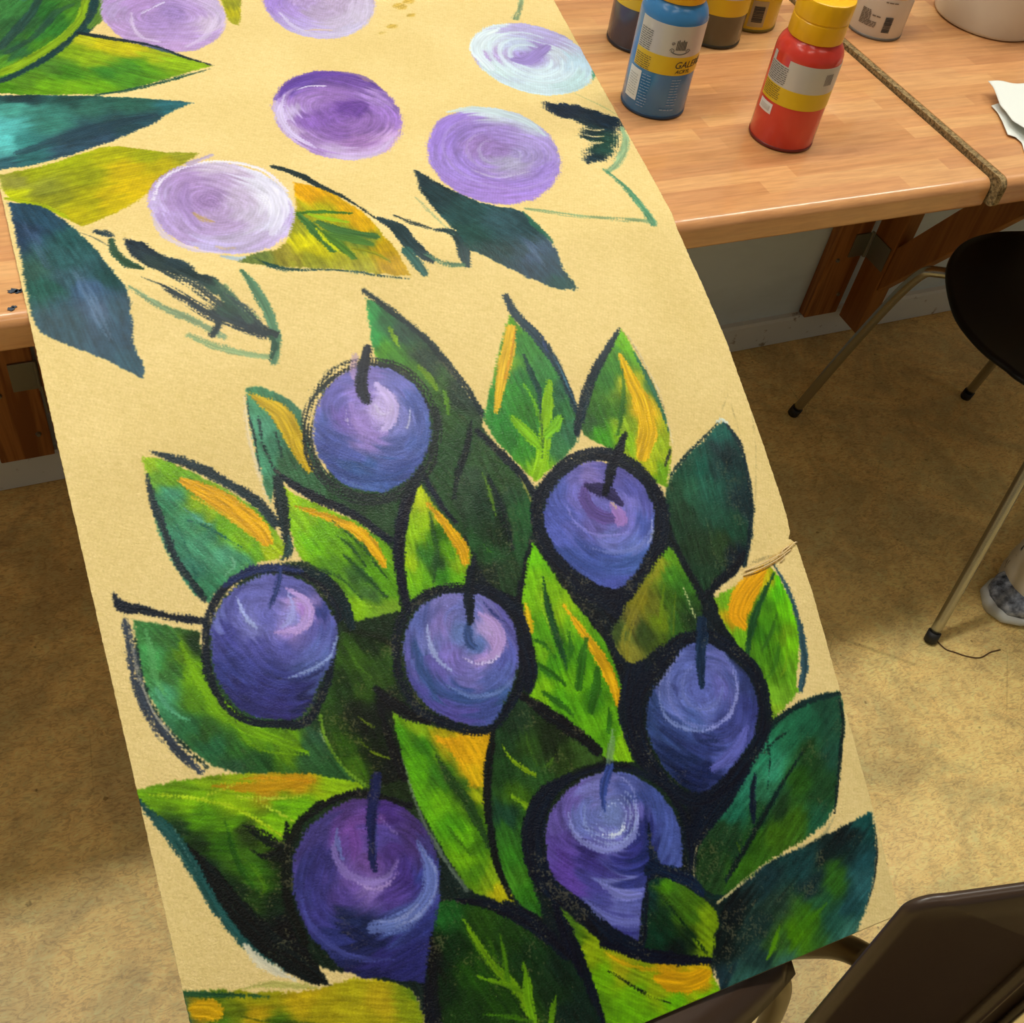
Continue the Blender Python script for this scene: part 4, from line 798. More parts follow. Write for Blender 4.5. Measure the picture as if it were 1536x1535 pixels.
('s',(60,110,40),[16,42,16],[(390,8158),(380,8345),(439,8514)],0.6,0.4),
('s',(120,165,20),[6,16,8],[(737,9073),(872,9206),(1120,9304)],0.7,0.4),
('s',(24,52,42),[16,29,29,25,25],[(165,8152),(146,8418),(176,8679),(258,8886),(442,9206)],0.9,0.3),
('s',(15,25,40),[16,90,59,53,60],[(85,7771),(133,7895),(273,7953),(461,8059),(688,8151)],0.95,0.2),
('s',(52,62,76),[39,86,89,85,73,54],[(124,7987),(118,8259),(114,8528),(163,8775),(250,8992),(390,9223)],0.95,0.6),
('s',(200,190,165),[13,32,38,32,22],[(148,8011),(130,8347),(165,8693),(289,8961),(442,9206)],0.55,0.75),
('f',[(1652,8465),(1853,8531),(2078,8721),(2037,9036),(1891,9067),(1871,9346),(1864,9714),(1594,9711),(1473,9631),(1362,9374),(1322,9051),(1406,8863),(1532,8720)],[(1717,8698,56,92,20),(1920,8824,46,78,25),(1834,8602,26,46,20),(1571,8909,30,56,20),(1437,9153,42,72,20),(1673,9202,20,28,20),(1693,9471,20,30,15),(1477,9338,50,86,15),(1705,8945,52,86,20),(1502,9519,62,102,10),(1805,9591,15,22,20),(1397,8966,45,80,25),(1882,9101,14,24,24),(1829,8890,50,80,24),(1620,9064,24,34,20)],1.3,None,1.5,1.0,9.5),
('s',(112,152,40),[8,27,27,30,17],[(1356,8955),(1330,9192),(1375,9395),(1456,9557),(1557,9682)],0.85,0.4),
('s',(112,132,30),[5,21,17],[(1617,9142),(1664,9203),(1722,9255)],0.8,0.6),
('s',(125,150,20),[7,20,24],[(1581,9316),(1655,9442),(1778,9522)],0.8,0.6),
('s',(80,120,25),[9,35,14],[(1684,8617),(1721,8753),(1795,8880)],0.5,0.7),
('s',(12,20,26),[42,105,105,70],[(1807,8973),(1882,9101),(2025,9248),(2150,9336)],0.95,0.25),
('s',(12,20,24),[28,62,76,52],[(1797,9042),(1811,9294),(1823,9526),(1847,9708)],0.95,0.25),
('s',(24,36,20),[28,71,53],[(1686,8474),(1882,8560),(2096,8725)],0.95,0.5),
('s',(210,210,180),[7,24,24,10],[(1360,8869),(1306,8994),(1306,9150),(1322,9259)],0.4,0.85),
('f',[(-80,9213),(148,9232),(429,9263),(772,9340),(1135,9450),(1469,9611),(1558,9676),(1358,9667),(1195,9691),(999,9791),(929,9870),(844,10009),(785,10319),(846,10749),(945,10988),(804,10916),(602,10731),(401,10484),(264,10113),(149,9786),(83,9522),(-82,9277)],[(-13,9249,112,162,20),(212,9301,112,157,20),(451,9307,130,165,20),(608,9337,152,177,20),(825,9469,192,152,25),(1073,9493,202,152,20),(1354,9614,152,192,20),(569,9500,152,192,10),(873,9618,112,177,10),(262,9431,130,182,10),(285,9536,92,152,10),(531,9662,92,147,10),(537,9911,60,102,20),(438,9781,52,102,10),(607,10031,60,112,20),(823,9753,132,187,10),(237,9749,28,54,22),(423,10118,24,48,24),(556,10243,34,62,20),(302,10158,16,34,30),(502,10468,13,22,28),(711,10620,13,20,24),(782,10872,13,22,24),(782,9989,20,30,15),(589,9763,40,60,20),(1030,9666,120,182,12),(269,9954,15,36,28),(678,10284,22,40,22),(592,10092,62,108,18),(117,9581,24,56,30),(732,10465,12,20,22)],0.44,None,1.5,1.0,10.4),
('s',(205,155,20),[19,64,81,72,40],[(457,9350),(624,9408),(810,9461),(989,9488),(1173,9505)],0.75,0.35),
('s',(215,150,20),[6,19,20,10],[(604,9352),(794,9389),(1013,9458),(1167,9529)],0.6,0.25),
('s',(178,205,35),[9,22,25,19],[(19,9278),(317,9398),(587,9563),(859,9848)],0.85,0.3),
('s',(190,205,50),[5,14,8],[(329,9418),(447,9396),(597,9383)],0.7,0.25),
('s',(195,210,60),[6,15,11],[(592,9472),(822,9552),(1063,9602)],0.85,0.25),
('s',(185,205,60),[5,11,7],[(725,9539),(861,9665),(983,9786)],0.7,0.25),
('s',(14,24,22),[19,80,87,48],[(593,9678),(700,9781),(791,9884),(875,9953)],0.95,0.6),
('s',(14,24,22),[26,65,64,70],[(905,9762),(885,9856),(863,9932),(805,9964)],0.95,0.3),
('s',(14,24,22),[19,64,80,48],[(613,9869),(694,9944),(790,9959),(875,9953)],0.95,0.75),
('s',(30,80,20),[13,54,53,16],[(481,9597),(483,9795),(516,10002),(601,10193)],0.5,0.7),
('s',(110,160,20),[9,44,44,16],[(541,9895),(610,10016),(642,10158),(597,10208)],0.4,0.85),
('s',(12,24,24),[46,124,171,187,173,95],[(170,9695),(299,9964),(421,10263),(582,10543),(735,10726),(858,10900)],0.85,0.2),
('s',(34,84,80),[31,86,93,71,68,62,37],[(-65,9306),(53,9513),(148,9721),(233,10007),(322,10277),(451,10546),(625,10768)],0.95,0.4),
('s',(130,165,150),[5,12,6],[(123,9551),(163,9725),(213,9920)],0.5,0.7),
('s',(232,222,190),[31,68,69,16],[(413,10501),(493,10641),(595,10758),(704,10853)],0.8,0.4),
('s',(150,158,60),[15,53,53,22],[(330,10783),(516,10818),(695,10890),(842,10967)],0.45,0.5),
('f',[(-105,10647),(271,10767),(713,10948),(955,10983),(1142,10984),(1427,11152),(1535,11273),(1525,11597),(-138,10980)],[(114,10761,95,125,25),(405,10874,160,160,20),(699,11004,192,165,22),(1099,11084,175,165,22),(1237,11215,192,168,25),(383,10969,190,158,20),(229,10944,110,125,20),(830,11148,172,158,20),(9,10809,210,165,20),(-92,10780,35,82,70),(1471,11316,152,162,20),(1568,11285,80,120,20),(506,11125,70,110,20),(1115,11349,170,160,20),(154,10995,80,120,25),(-125,10923,30,60,55)],0.35,None,2,1.0,8.6),
('s',(34,82,74),[36,65,75],[(-94,10662),(-93,10795),(-94,10935)],0.95,0.25),
('s',(40,84,50),[24,39,34,15],[(-95,10657),(45,10723),(261,10806),(496,10899)],0.85,0.3),
('s',(218,170,22),[75,138,144,121],[(-6,10808),(37,10824),(80,10842),(120,10873)],0.9,0.25),
('s',(60,80,20),[9,31,31,16],[(232,10930),(428,11049),(663,11151),(874,11237)],0.6,0.7),
('s',(12,20,28),[33,75,98,98],[(1620,11171),(1617,11269),(1595,11377),(1582,11553)],0.95,0.3),
('s',(32,42,42),[122,121,119,117,116,115,114,114,115,116,119,121,123,124,125,126,125,123,122,121],[(2882,7023),(2788,7217),(2643,7374),(2462,7471),(2271,7500),(2089,7460),(1939,7357),(1836,7201),(1794,7011),(1814,6808),(1899,6614),(2039,6448),(2220,6336),(2416,6296),(2607,6332),(2764,6440),(2869,6609),(2908,6812),(2882,7023),(2788,7217)],0.97,0.72),
('f',[(2848,6996),(2788,7135),(2700,7253),(2589,7348),(2462,7410),(2329,7436),(2200,7428),(2082,7382),(1981,7306),(1905,7202),(1860,7077),(1846,6941),(1867,6799),(1920,6661),(2005,6538),(2114,6435),(2241,6363),(2377,6329),(2512,6333),(2635,6378),(2740,6459),(2818,6572),(2862,6706),(2873,6849)],[(2446,6390,138,124,192),(2097,6598,112,106,177),(1919,6766,90,102,167),(2149,6751,127,107,182),(2284,6818,165,140,207),(2452,6771,202,182,227),(2523,6661,197,177,227),(2671,6562,115,115,182),(2774,6751,95,107,172),(2751,7033,90,107,172),(2597,6881,132,132,194),(2278,6978,152,132,197),(2531,7110,97,107,170),(2077,7016,87,97,164),(1953,7128,70,84,147),(2210,7222,66,92,147),(2354,7391,77,97,162),(2574,7299,77,92,157),(1899,6979,77,87,152),(2607,6377,120,120,185),(2311,6385,120,115,185),(2350,6585,150,130,200),(2164,7388,80,105,170)],None,(2388,6758),1.5,1.0,19.2),
('s',(207,187,232),[52,107,125,85,27],[(2500,6508),(2566,6648),(2566,6772),(2499,6881),(2416,6935)],0.7,0.25),
('s',(225,215,240),[8,23,23,10],[(2428,6684),(2456,6771),(2527,6785),(2586,6715)],0.5,0.25),
('s',(170,145,210),[39,84,84,39],[(2236,6646),(2229,6808),(2312,6925),(2459,6954)],0.5,0.25),
('s',(200,200,225),[6,18,8],[(2707,6790),(2690,6868),(2638,6946)],0.8,0.25),
('s',(205,195,225),[6,15,6],[(2183,6697),(2166,6775),(2171,6846)],0.7,0.25),
('s',(62,82,138),[19,63,71,57,15],[(1930,7143),(2049,7256),(2220,7322),(2430,7328),(2585,7261)],0.6,0.4),
('s',(120,150,195),[6,15,6],[(1954,7226),(2100,7345),(2220,7391)],0.5,0.5),
('s',(195,160,195),[40,68,40],[(2400,6208),(2344,6349),(2331,6517)],0.5,0.25),
('s',(30,36,46),[73,104,107,107,70],[(2521,6165),(2441,6324),(2381,6463),(2362,6577),(2374,6648)],0.95,0.3),
('s',(17,26,40),[118,236,238,119],[(3629,8228),(3771,8578),(3960,8782),(4031,8957)],0.95,0.1),
('s',(17,26,40),[119,221,163],[(3972,8746),(4203,8703),(4369,8602)],0.95,0.15),
('s',(17,26,40),[135,137,139,139,138,138,136,134,132,130,129,129,130,133,135,137],[(3931,7556),(4144,7506),(4371,7553),(4543,7696),(4665,7932),(4674,8203),(4537,8439),(4322,8611),(4084,8733),(3798,8624),(3605,8371),(3515,8123),(3541,7891),(3690,7701),(3931,7556),(4144,7506)],0.97,0.42000000000000004),
('f',[(3962,7594),(4122,7569),(4273,7580),(4488,7727),(4602,7918),(4607,8168),(4498,8389),(4314,8569),(4117,8702),(3985,8705),(3815,8573),(3651,8356),(3560,8113),(3592,7922),(3717,7748)],[(4336,7652,102,97,167),(3989,7641,112,107,177),(3771,7780,92,102,177),(3632,7951,87,97,172),(3766,8061,97,107,187),(3836,8177,107,112,192),(4040,8143,112,104,172),(4270,8174,122,117,192),(4469,7910,97,97,172),(4510,8187,87,102,177),(4131,8264,122,127,197),(3875,8385,75,92,162),(4045,8525,82,102,172),(4002,8654,87,97,177),(3695,8284,70,87,152),(4351,8396,112,127,197),(4259,8536,77,102,167),(4097,7706,137,122,187),(3918,7853,120,115,190),(4383,8036,130,125,200),(3636,8071,95,105,185)],None,(4132,7960),1.5,1.0,18.2),
('s',(102,82,145),[61,122,130,122,82],[(4057,7760),(3999,7870),(4033,7999),(4126,8081),(4245,8118)],0.75,0.25),
('s',(52,46,84),[41,123,115,62],[(4054,7769),(4146,7820),(4253,7894),(4310,7989)],0.8,0.3),
('s',(172,132,197),[33,106,123,61],[(4224,7980),(4263,8050),(4276,8125),(4243,8158)],0.75,0.25),
('s',(210,180,170),[8,37,8],[(4220,7959),(4249,7986),(4263,8030)],0.8,0.25),
('s',(150,145,215),[12,28,32,20],[(3820,7892),(3852,8060),(4016,8218),(4307,8264)],0.5,0.4),
('s',(135,145,205),[12,40,45,17],[(3866,8283),(4091,8386),(4348,8405),(4536,8275)],0.5,0.4),
('s',(62,82,145),[12,47,48,16],[(3629,8228),(3764,8399),(4005,8515),(4266,8517)],0.5,0.5),
('s',(190,195,230),[6,14,8],[(4562,8199),(4517,8332),(4433,8415)],0.6,0.25),
('s',(14,22,34),[38,93,100,91,53],[(4580,7382),(4471,7510),(4359,7636),(4274,7765),(4205,7874)],0.95,0.35),
('s',(14,22,34),[25,71,42],[(4364,7573),(4301,7560),(4247,7528)],0.95,0.4),
('s',(17,26,40),[76,77,77,77,77,75,74,73,72,72,72,73,73,74,75,76,77],[(1269,7872),(1480,7950),(1628,8141),(1683,8346),(1610,8418),(1481,8778),(1249,9065),(1047,9046),(814,8959),(671,8791),(613,8544),(643,8310),(720,8103),(873,7938),(1062,7868),(1269,7872),(1480,7950)],0.97,0.52),
('s',(18,38,44),[35,78,99,95,70],[(1443,7887),(1623,8021),(1722,8201),(1747,8344),(1746,8453)],0.95,0.2),
('s',(40,52,95),[34,75,69,35],[(879,7913),(1066,7851),(1272,7860),(1468,7929)],0.85,0.25),
('f',[(1277,7911),(1455,7981),(1588,8159),(1633,8333),(1632,8496),(1557,8656),(1431,8764),(1290,8972),(1186,9039),(1053,9023),(838,8932),(708,8776),(652,8520),(677,8319),(744,8127),(899,7971),(1086,7910)],[(1102,7985,112,112,182),(908,8080,97,97,167),(1106,8254,112,112,187),(1349,8046,102,102,172),(1403,8185,190,160,217),(1435,8266,185,140,217),(1323,8291,150,150,217),(1290,8354,170,145,217),(1033,8271,132,132,197),(972,8167,122,122,192),(796,8263,77,77,152),(722,8504,60,66,132),(992,8436,90,90,167),(1231,8517,97,97,172),(1439,8392,102,97,167),(1530,8452,90,97,167),(1470,8615,100,115,182),(1357,8709,80,92,152),(1113,8644,66,70,137),(920,8731,60,60,127),(1145,8862,58,58,124),(1040,8937,54,50,110),(786,8729,50,50,106),(1532,8236,70,80,152),(752,8164,110,115,180),(864,8542,68,72,142),(1282,8935,40,42,90)],None,(1204,8279),1.5,1.0,16.9),
('s',(195,165,222),[24,63,76,76,62,20],[(1331,8050),(1430,8147),(1456,8253),(1397,8346),(1302,8375),(1166,8358)],0.7,0.25),
('s',(170,170,227),[17,52,52,17],[(1333,8078),(1345,8189),(1298,8285),(1226,8329)],0.7,0.25),
('s',(170,180,227),[10,30,44,20],[(952,8038),(962,8138),(992,8225),(1037,8289)],0.85,0.25),
('s',(215,180,232),[7,24,28,14],[(1457,8145),(1490,8261),(1426,8371),(1310,8413)],0.5,0.25),
('s',(155,172,217),[7,24,38,31,13],[(1615,8510),(1537,8632),(1415,8689),(1269,8712),(1179,8723)],0.75,0.5),
('s',(110,115,185),[17,86,86,27],[(1589,8431),(1508,8536),(1383,8610),(1227,8604)],0.5,0.4),
('s',(42,48,96),[7,24,24,10],[(1066,8692),(1224,8753),(1365,8747),(1461,8719)],0.7,0.3),
('s',(52,66,118),[17,42,48,38,17],[(1329,7859),(1297,7961),(1242,8055),(1200,8117),(1169,8166)],0.95,0.2),
('s',(50,75,70),[25,49,53,31],[(1450,7648),(1442,7721),(1408,7777),(1355,7811)],0.85,0.25),
('s',(17,26,40),[89,90,91,91,90,89,88,87,86,85,84,85,85,86,87,88,89,90],[(2711,8375),(2916,8451),(3069,8609),(3134,8826),(3090,9032),(2964,9252),(2795,9427),(2610,9530),(2445,9501),(2270,9379),(2103,9234),(2023,8987),(2038,8765),(2122,8549),(2277,8412),(2485,8351),(2711,8375),(2916,8451)],0.97,0.57),
('s',(17,26,40),[30,131,149,82],[(3069,8904),(3082,9059),(3073,9188),(3028,9306)],0.95,0.35),
('f',[(2701,8410),(2879,8476),(3014,8624),(3068,8809),(3032,9008),(2943,9190),(2764,9399),(2634,9513),(2471,9476),(2298,9346),(2146,9213),(2081,8979),(2088,8778),(2164,8578),(2305,8447),(2493,8391)],[(2498,8439,132,127,192),(2276,8551,97,107,172),(2316,8746,122,127,192),(2439,8648,142,127,194),(2608,8729,108,128,184),(2837,8750,187,162,212),(2866,8852,182,152,207),(2697,8957,167,142,207),(2533,8987,122,112,182),(2346,8974,110,102,177),(2464,8895,137,122,197),(2199,8825,66,90,142),(2112,8802,102,97,167),(2107,9019,90,87,162),(2229,9052,60,87,137),(2474,9192,66,87,147),(2593,9114,127,122,192),(2778,9146,100,112,182),(2906,9049,97,102,177),(3011,8832,97,97,167),(2985,8655,102,97,167),(2614,9376,75,87,152),(2417,9394,92,82,157),(2269,9244,92,87,162),(2788,9314,70,97,152),(2695,8563,118,122,188),(2699,8883,90,118,175)],None,(2637,8829),1.5,1.0,17.3),
('s',(60,86,137),[22,78,89,90,37],[(2201,8716),(2200,8953),(2315,9148),(2549,9267),(2826,9251)],0.55,0.45),
('s',(168,178,222),[9,36,47,36,11],[(2349,8579),(2327,8693),(2338,8834),(2378,8928),(2434,8998)],0.8,0.25),
('s',(190,160,215),[26,93,112,81,26],[(2797,8617),(2893,8727),(2903,8861),(2811,8968),(2651,8982)],0.7,0.25),
('s',(215,205,238),[5,16,17,7],[(2553,8919),(2646,8999),(2778,9015),(2881,8968)],0.75,0.25),
('s',(125,145,200),[11,43,48,30],[(2365,9107),(2556,9241),(2762,9270),(2943,9190)],0.55,0.5),
('s',(88,84,160),[18,64,64,22],[(2121,8968),(2204,9208),(2402,9380),(2591,9461)],0.55,0.4),
('s',(60,82,130),[30,74,81,55],[(2698,8621),(2659,8723),(2646,8813),(2675,8867)],0.8,0.3),
('s',(18,28,38),[30,83,97,89,55],[(2896,8136),(2811,8288),(2755,8427),(2723,8551),(2703,8659)],0.95,0.35),
('s',(40,55,110),[9,26,9],[(2858,8547),(2915,8656),(2982,8730)],0.6,0.4),
('s',(17,26,40),[118,214,231,173,96],[(4065,9317),(3938,9515),(3835,9773),(3844,10079),(3954,10338)],0.95,0.15),
('s',(17,26,40),[120,236,213,115],[(4726,10472),(4451,10620),(4228,10761),(4049,10911)],0.95,0.15),
('f',[(4653,8462),(4715,8705),(4761,8899),(4788,9092),(4626,9287),(4407,9274),(4227,9286),(4027,9369),(3933,9325),(3853,9107),(3940,8973),(4140,8827),(4377,8644)],[(4615,8539,105,165,30),(4487,8650,142,148,30),(4221,8846,130,125,25),(4099,9014,108,102,40),(3957,9250,142,138,50),(4183,9153,58,78,30),(4465,8907,62,98,20),(4361,9080,110,132,20),(4642,8850,60,115,30),(4641,9111,35,60,30),(4492,9153,50,92,30),(3950,9074,70,90,40),(4324,8932,110,115,30),(4638,8990,45,85,30),(4591,8736,75,135,30)],1.32,None,2,1.0,11.1),
('s',(150,142,40),[20,101,120,118,59],[(4499,8613),(4319,8751),(4150,8928),(4003,9107),(3945,9286)],0.55,0.75),
('s',(120,150,20),[12,40,48],[(4489,8772),(4405,8952),(4341,9075)],0.6,0.5),
('s',(100,120,20),[12,37,20],[(4573,8853),(4505,9017),(4432,9198)],0.6,0.6),
('s',(200,205,140),[6,12,6],[(4659,8854),(4669,8998),(4681,9125)],0.8,0.25),
('s',(17,26,40),[125,127,128,128,127,126,124,121,120,119,119,120,121,122,124,125,127],[(4496,9273),(4772,9325),(4964,9504),(5099,9720),(5097,10029),(4978,10272),(4679,10477),(4365,10613),(4140,10564),(3968,10361),(3855,10045),(3870,9764),(3980,9584),(4171,9462),(4338,9350),(4496,9273),(4772,9325)],0.97,0.42000000000000004),
('f',[(4505,9315),(4738,9360),(4906,9539),(5041,9754),(5040,10013),(4905,10251),(4613,10438),(4342,10549),(4175,10521),(4038,10344),(3939,10050),(3958,9789),(4074,9629),(4208,9550),(4350,9451)],[(4658,9394,92,102,167),(4466,9502,105,117,187),(4571,9726,107,117,192),(4736,9771,112,112,187),(4552,9916,112,122,192),(4360,9960,87,107,172),(4878,9691,92,102,167),(4988,9840,56,66,117),(4914,10057,60,66,127),(4728,10200,82,88,158),(4545,10341,90,100,172),(4383,10159,52,62,117),(4139,9897,62,78,134),(4012,9957,60,80,132),(4154,10188,38,52,97),(4296,10421,32,42,86),(4028,9770,50,70,117),(4196,9585,100,112,175),(4251,9755,112,125,195),(4810,9553,110,115,185),(5008,9646,28,40,66),(4188,10484,24,34,66),(4640,10058,70,78,145),(4153,10055,48,62,112)],None,(4549,9759),1.5,1.0,16.9),
('s',(92,100,168),[10,14,18,22,26,26,26,26,26,22,18,14,10],[(4665,9630),(4683,9677),(4680,9728),(4657,9775),(4616,9810),(4566,9826),(4515,9820),(4473,9795),(4445,9753),(4438,9703),(4451,9654),(4484,9612),(4530,9586)],0.55,0.3),
('s',(130,140,205),[10,14,18,22,26,26,26,26,26,22,18,14,10],[(4726,9587),(4755,9661),(4751,9743),(4713,9817),(4649,9872),(4570,9897),(4489,9888),(4422,9847),(4378,9782),(4366,9703),(4388,9624),(4439,9559),(4512,9518)],0.55,0.3),
('s',(85,98,165),[10,14,18,22,26,26,26,26,26,22,18,14,10],[(4787,9543),(4828,9645),(4821,9757),(4769,9860),(4681,9934),(4573,9967),(4463,9955),(4371,9900),(4312,9811),(4295,9703),(4325,9596),(4395,9506),(4494,9450)],0.55,0.3),
('s',(135,142,205),[10,14,18,22,26,26,26,26,26,22,18,14,10],[(4849,9500),(4901,9629),(4893,9772),(4826,9902),(4714,9996),(4576,10038),(4437,10023),(4321,9952),(4246,9839),(4225,9703),(4262,9567),(4351,9453),(4477,9381)],0.55,0.3),
('s',(155,160,218),[10,29,36,28,12],[(4886,9633),(4883,9811),(4769,9977),(4619,10052),(4435,10068)],0.75,0.3),
('s',(140,155,208),[10,31,43,39,16],[(4166,9577),(4129,9760),(4179,9909),(4320,10016),(4499,10076)],0.65,0.4),
('s',(150,155,212),[8,24,20],[(4472,9346),(4323,9464),(4150,9592)],0.5,0.4),
('s',(105,108,185),[28,100,119,67],[(4873,10143),(4751,10265),(4586,10353),(4440,10387)],0.65,0.4),
('s',(30,42,80),[16,40,16],[(4391,10133),(4513,10168),(4613,10206)],0.6,0.6),
('s',(60,66,120),[10,48,10],[(4277,9607),(4306,9654),(4303,9731)],0.5,0.25),
('s',(26,48,74),[110,114,101,93,52],[(4736,9175),(4689,9303),(4634,9428),(4592,9555),(4552,9701)],0.95,0.3),
('s',(17,26,40),[74,163,197,196,160,107],[(3160,10081),(2913,10170),(2755,10374),(2706,10608),(2756,10837),(2861,11014)],0.95,0.12),
('s',(17,26,40),[54,108,108,72],[(2872,10911),(3041,11145),(3171,11367),(3328,11509)],0.95,0.2),
('s',(17,26,40),[64,65,65,65,65,65,63,62,62,61,61,61,61,61,61,62,63,64,65],[(3521,10105),(3709,10173),(3941,10379),(4043,10627),(4046,10853),(3965,11106),(3604,11043),(3507,11248),(3377,11517),(3187,11381),(2998,11087),(2821,10885),(2764,10742),(2786,10455),(2867,10292),(3040,10145),(3281,10083),(3521,10105),(3709,10173)],0.97,0.52),
('f',[(3513,10130),(3680,10198),(3893,10393),(3989,10628),(3992,10835),(3920,11058),(3719,11011),(3589,11024),(3488,11223),(3363,11477),(3216,11355),(3026,11060),(2863,10876),(2802,10746),(2825,10467),(2910,10314),(3069,10181),(3290,10119)],[(3172,10176,112,97,172),(2919,10353,100,85,157),(3358,10232,122,122,187),(3658,10266,90,100,167),(3446,10480,125,140,197),(3203,10405,115,125,192),(3636,10538,112,107,182),(3328,10662,125,125,202),(3860,10495,72,87,152),(3871,10797,82,97,167),(3856,10978,87,102,172),(3670,10697,45,50,112),(2945,10595,97,77,157),(3195,10765,64,54,124),(3485,10822,58,58,130),(2933,10770,100,72,162),(3146,10930,77,72,147),(3316,11040,125,130,197),(3449,11138,110,115,192),(3188,11123,85,85,157),(3097,11093,80,82,152),(3286,11263,108,112,182),(3305,11395,60,60,132),(3656,10877,40,48,105),(3717,10414,70,85,150),(3501,10973,60,66,140)],None,(3427,10474),1.5,1.0,14.8),
('s',(152,158,217),[15,44,51,55,49,23],[(3076,10347),(3080,10512),(3188,10654),(3366,10738),(3555,10697),(3655,10544)],0.65,0.3),
('s',(160,165,222),[9,19,23,15],[(3617,10699),(3665,10510),(3671,10326),(3598,10192)],0.55,0.35),
('s',(172,186,227),[7,12,16,21,21,22,22,18,14,9],[(3527,10382),(3554,10431),(3560,10486),(3543,10538),(3507,10580),(3458,10605),(3402,10608),(3350,10590),(3308,10553),(3285,10504)],0.55,0.35),
('s',(172,186,227),[8,12,16,21,21,22,22,18,13,9],[(3563,10352),(3599,10417),(3607,10491),(3585,10561),(3537,10617),(3471,10649),(3397,10654),(3327,10630),(3272,10581),(3240,10515)],0.55,0.35),
('s',(172,186,227),[8,12,16,21,21,22,22,18,13,9],[(3599,10322),(3645,10403),(3654,10495),(3626,10583),(3566,10653),(3483,10694),(3391,10699),(3304,10669),(3235,10608),(3195,10525)],0.55,0.35),
('s',(150,165,215),[9,26,9],[(3224,10338),(3192,10474),(3250,10583)],0.6,0.25),
('s',(230,238,252),[7,26,26,9],[(3307,10597),(3408,10636),(3485,10620),(3520,10576)],0.9,0.3),
('s',(215,225,245),[7,17,7],[(3429,10401),(3475,10387),(3495,10421)],0.7,0.25),
('s',(135,138,205),[18,73,92,55],[(3180,10950),(3271,11052),(3372,11122),(3487,11150)],0.65,0.4),
('s',(118,122,190),[18,72,83,55],[(3018,11022),(3113,11170),(3241,11275),(3402,11347)],0.6,0.4),
('s',(44,52,110),[23,68,56],[(3743,10497),(3698,10706),(3655,10913)],0.5,0.4),
('s',(16,30,50),[15,56,112,93],[(3729,10641),(3685,10849),(3687,10979),(3619,10993)],0.8,0.3),
('s',(16,34,58),[56,102,94,76],[(3654,10950),(3805,11072),(3957,11196),(4025,11310)],0.95,0.2),
('s',(55,74,140),[75,79,63,26],[(3536,10109),(3459,10207),(3403,10319),(3384,10427)],0.9,0.3),
('s',(125,155,120),[19,57,75],[(3650,9823),(3600,9931),(3544,10046)],0.6,0.3),
('s',(14,24,20),[33,72,80,79,70],[(1197,9683),(999,9791),(860,9981),(785,10287),(825,10628)],0.95,0.25),
('s',(14,18,24),[23,50,57,44],[(1054,9775),(1280,9700),(1502,9721),(1846,9916)],0.95,0.35),
('f',[(1497,9740),(1687,9833),(1862,9990),(1945,10225),(1942,10448),(1874,10684),(1782,10823),(1700,10964),(1611,11204),(1359,11081),(1125,10982),(1007,10842),(883,10598),(831,10335),(860,10097),(926,9952),(1098,9805),(1302,9749)],[(1342,9796,87,62,127),(1588,9871,77,52,127),(1807,10060,77,57,117),(1055,9909,77,67,132),(1294,9985,112,77,157),(1538,10062,90,75,152),(1407,10224,115,82,152),(1636,10230,80,57,127),(1294,10322,125,97,177),(1395,10406,142,117,187),(1076,10167,66,60,127),(907,10162,60,60,122),(1183,10419,90,72,147),(1504,10526,87,66,142),(1784,10483,66,75,152),(940,10371,66,62,132),(972,10580,50,56,117),(1183,10619,34,44,86),(1192,10721,30,36,76),(1447,10742,70,85,147),(1315,10913,50,46,110),(1557,10998,45,45,106),(1679,10805,54,60,126),(1078,10830,36,40,86),(1668,10445,75,55,130),(1894,10278,70,60,120),(1209,10992,34,34,80),(1448,9931,120,80,160)],None,(1395,10271),1.5,1.0,17.3),
('s',(115,132,194),[17,102,135,147,146,98],[(1819,10185),(1864,10389),(1825,10565),(1696,10675),(1524,10718),(1339,10688)],0.7,0.5),
('s',(165,175,215),[5,20,24,27,10],[(1844,10262),(1909,10455),(1837,10620),(1684,10722),(1500,10743)],0.5,0.55),
('s',(165,172,212),[8,26,30,20],[(1345,10632),(1445,10683),(1585,10688),(1704,10644)],0.5,0.55),
('s',(155,135,200),[26,56,65,66,57,23],[(1246,9936),(1194,10071),(1238,10237),(1373,10356),(1527,10373),(1640,10282)],0.55,0.35),
('s',(190,165,215),[7,23,27,10],[(1282,10301),(1377,10408),(1512,10427),(1619,10361)],0.55,0.4),
('s',(112,122,184),[16,43,26],[(1250,9920),(1237,10018),(1238,10136)],0.7,0.25),
('s',(150,130,190),[7,24,10],[(1596,9942),(1637,10024),(1690,10092)],0.5,0.4),
('s',(120,70,150),[33,99,33],[(1367,9906),(1359,10073),(1318,10162)],0.35,0.25),
('s',(80,85,155),[10,41,54,48,16],[(877,10317),(902,10523),(1019,10727),(1204,10874),(1425,10960)],0.5,0.4),
('s',(26,32,68),[23,81,72,23],[(1077,10566),(1172,10665),(1267,10764),(1419,10850)],0.6,0.4),
('s',(28,34,78),[85,98,87,73,66,30],[(1642,9628),(1583,9766),(1525,9921),(1487,10080),(1461,10207),(1454,10299)],0.95,0.3),
('s',(80,85,155),[10,23,10],[(1596,9839),(1539,10028),(1480,10214)],0.45,0.25)
]
for k, o in enumerate(ART):
    (op_fill if o[0] == 'f' else op_stroke)(o, k * 13 + 1)

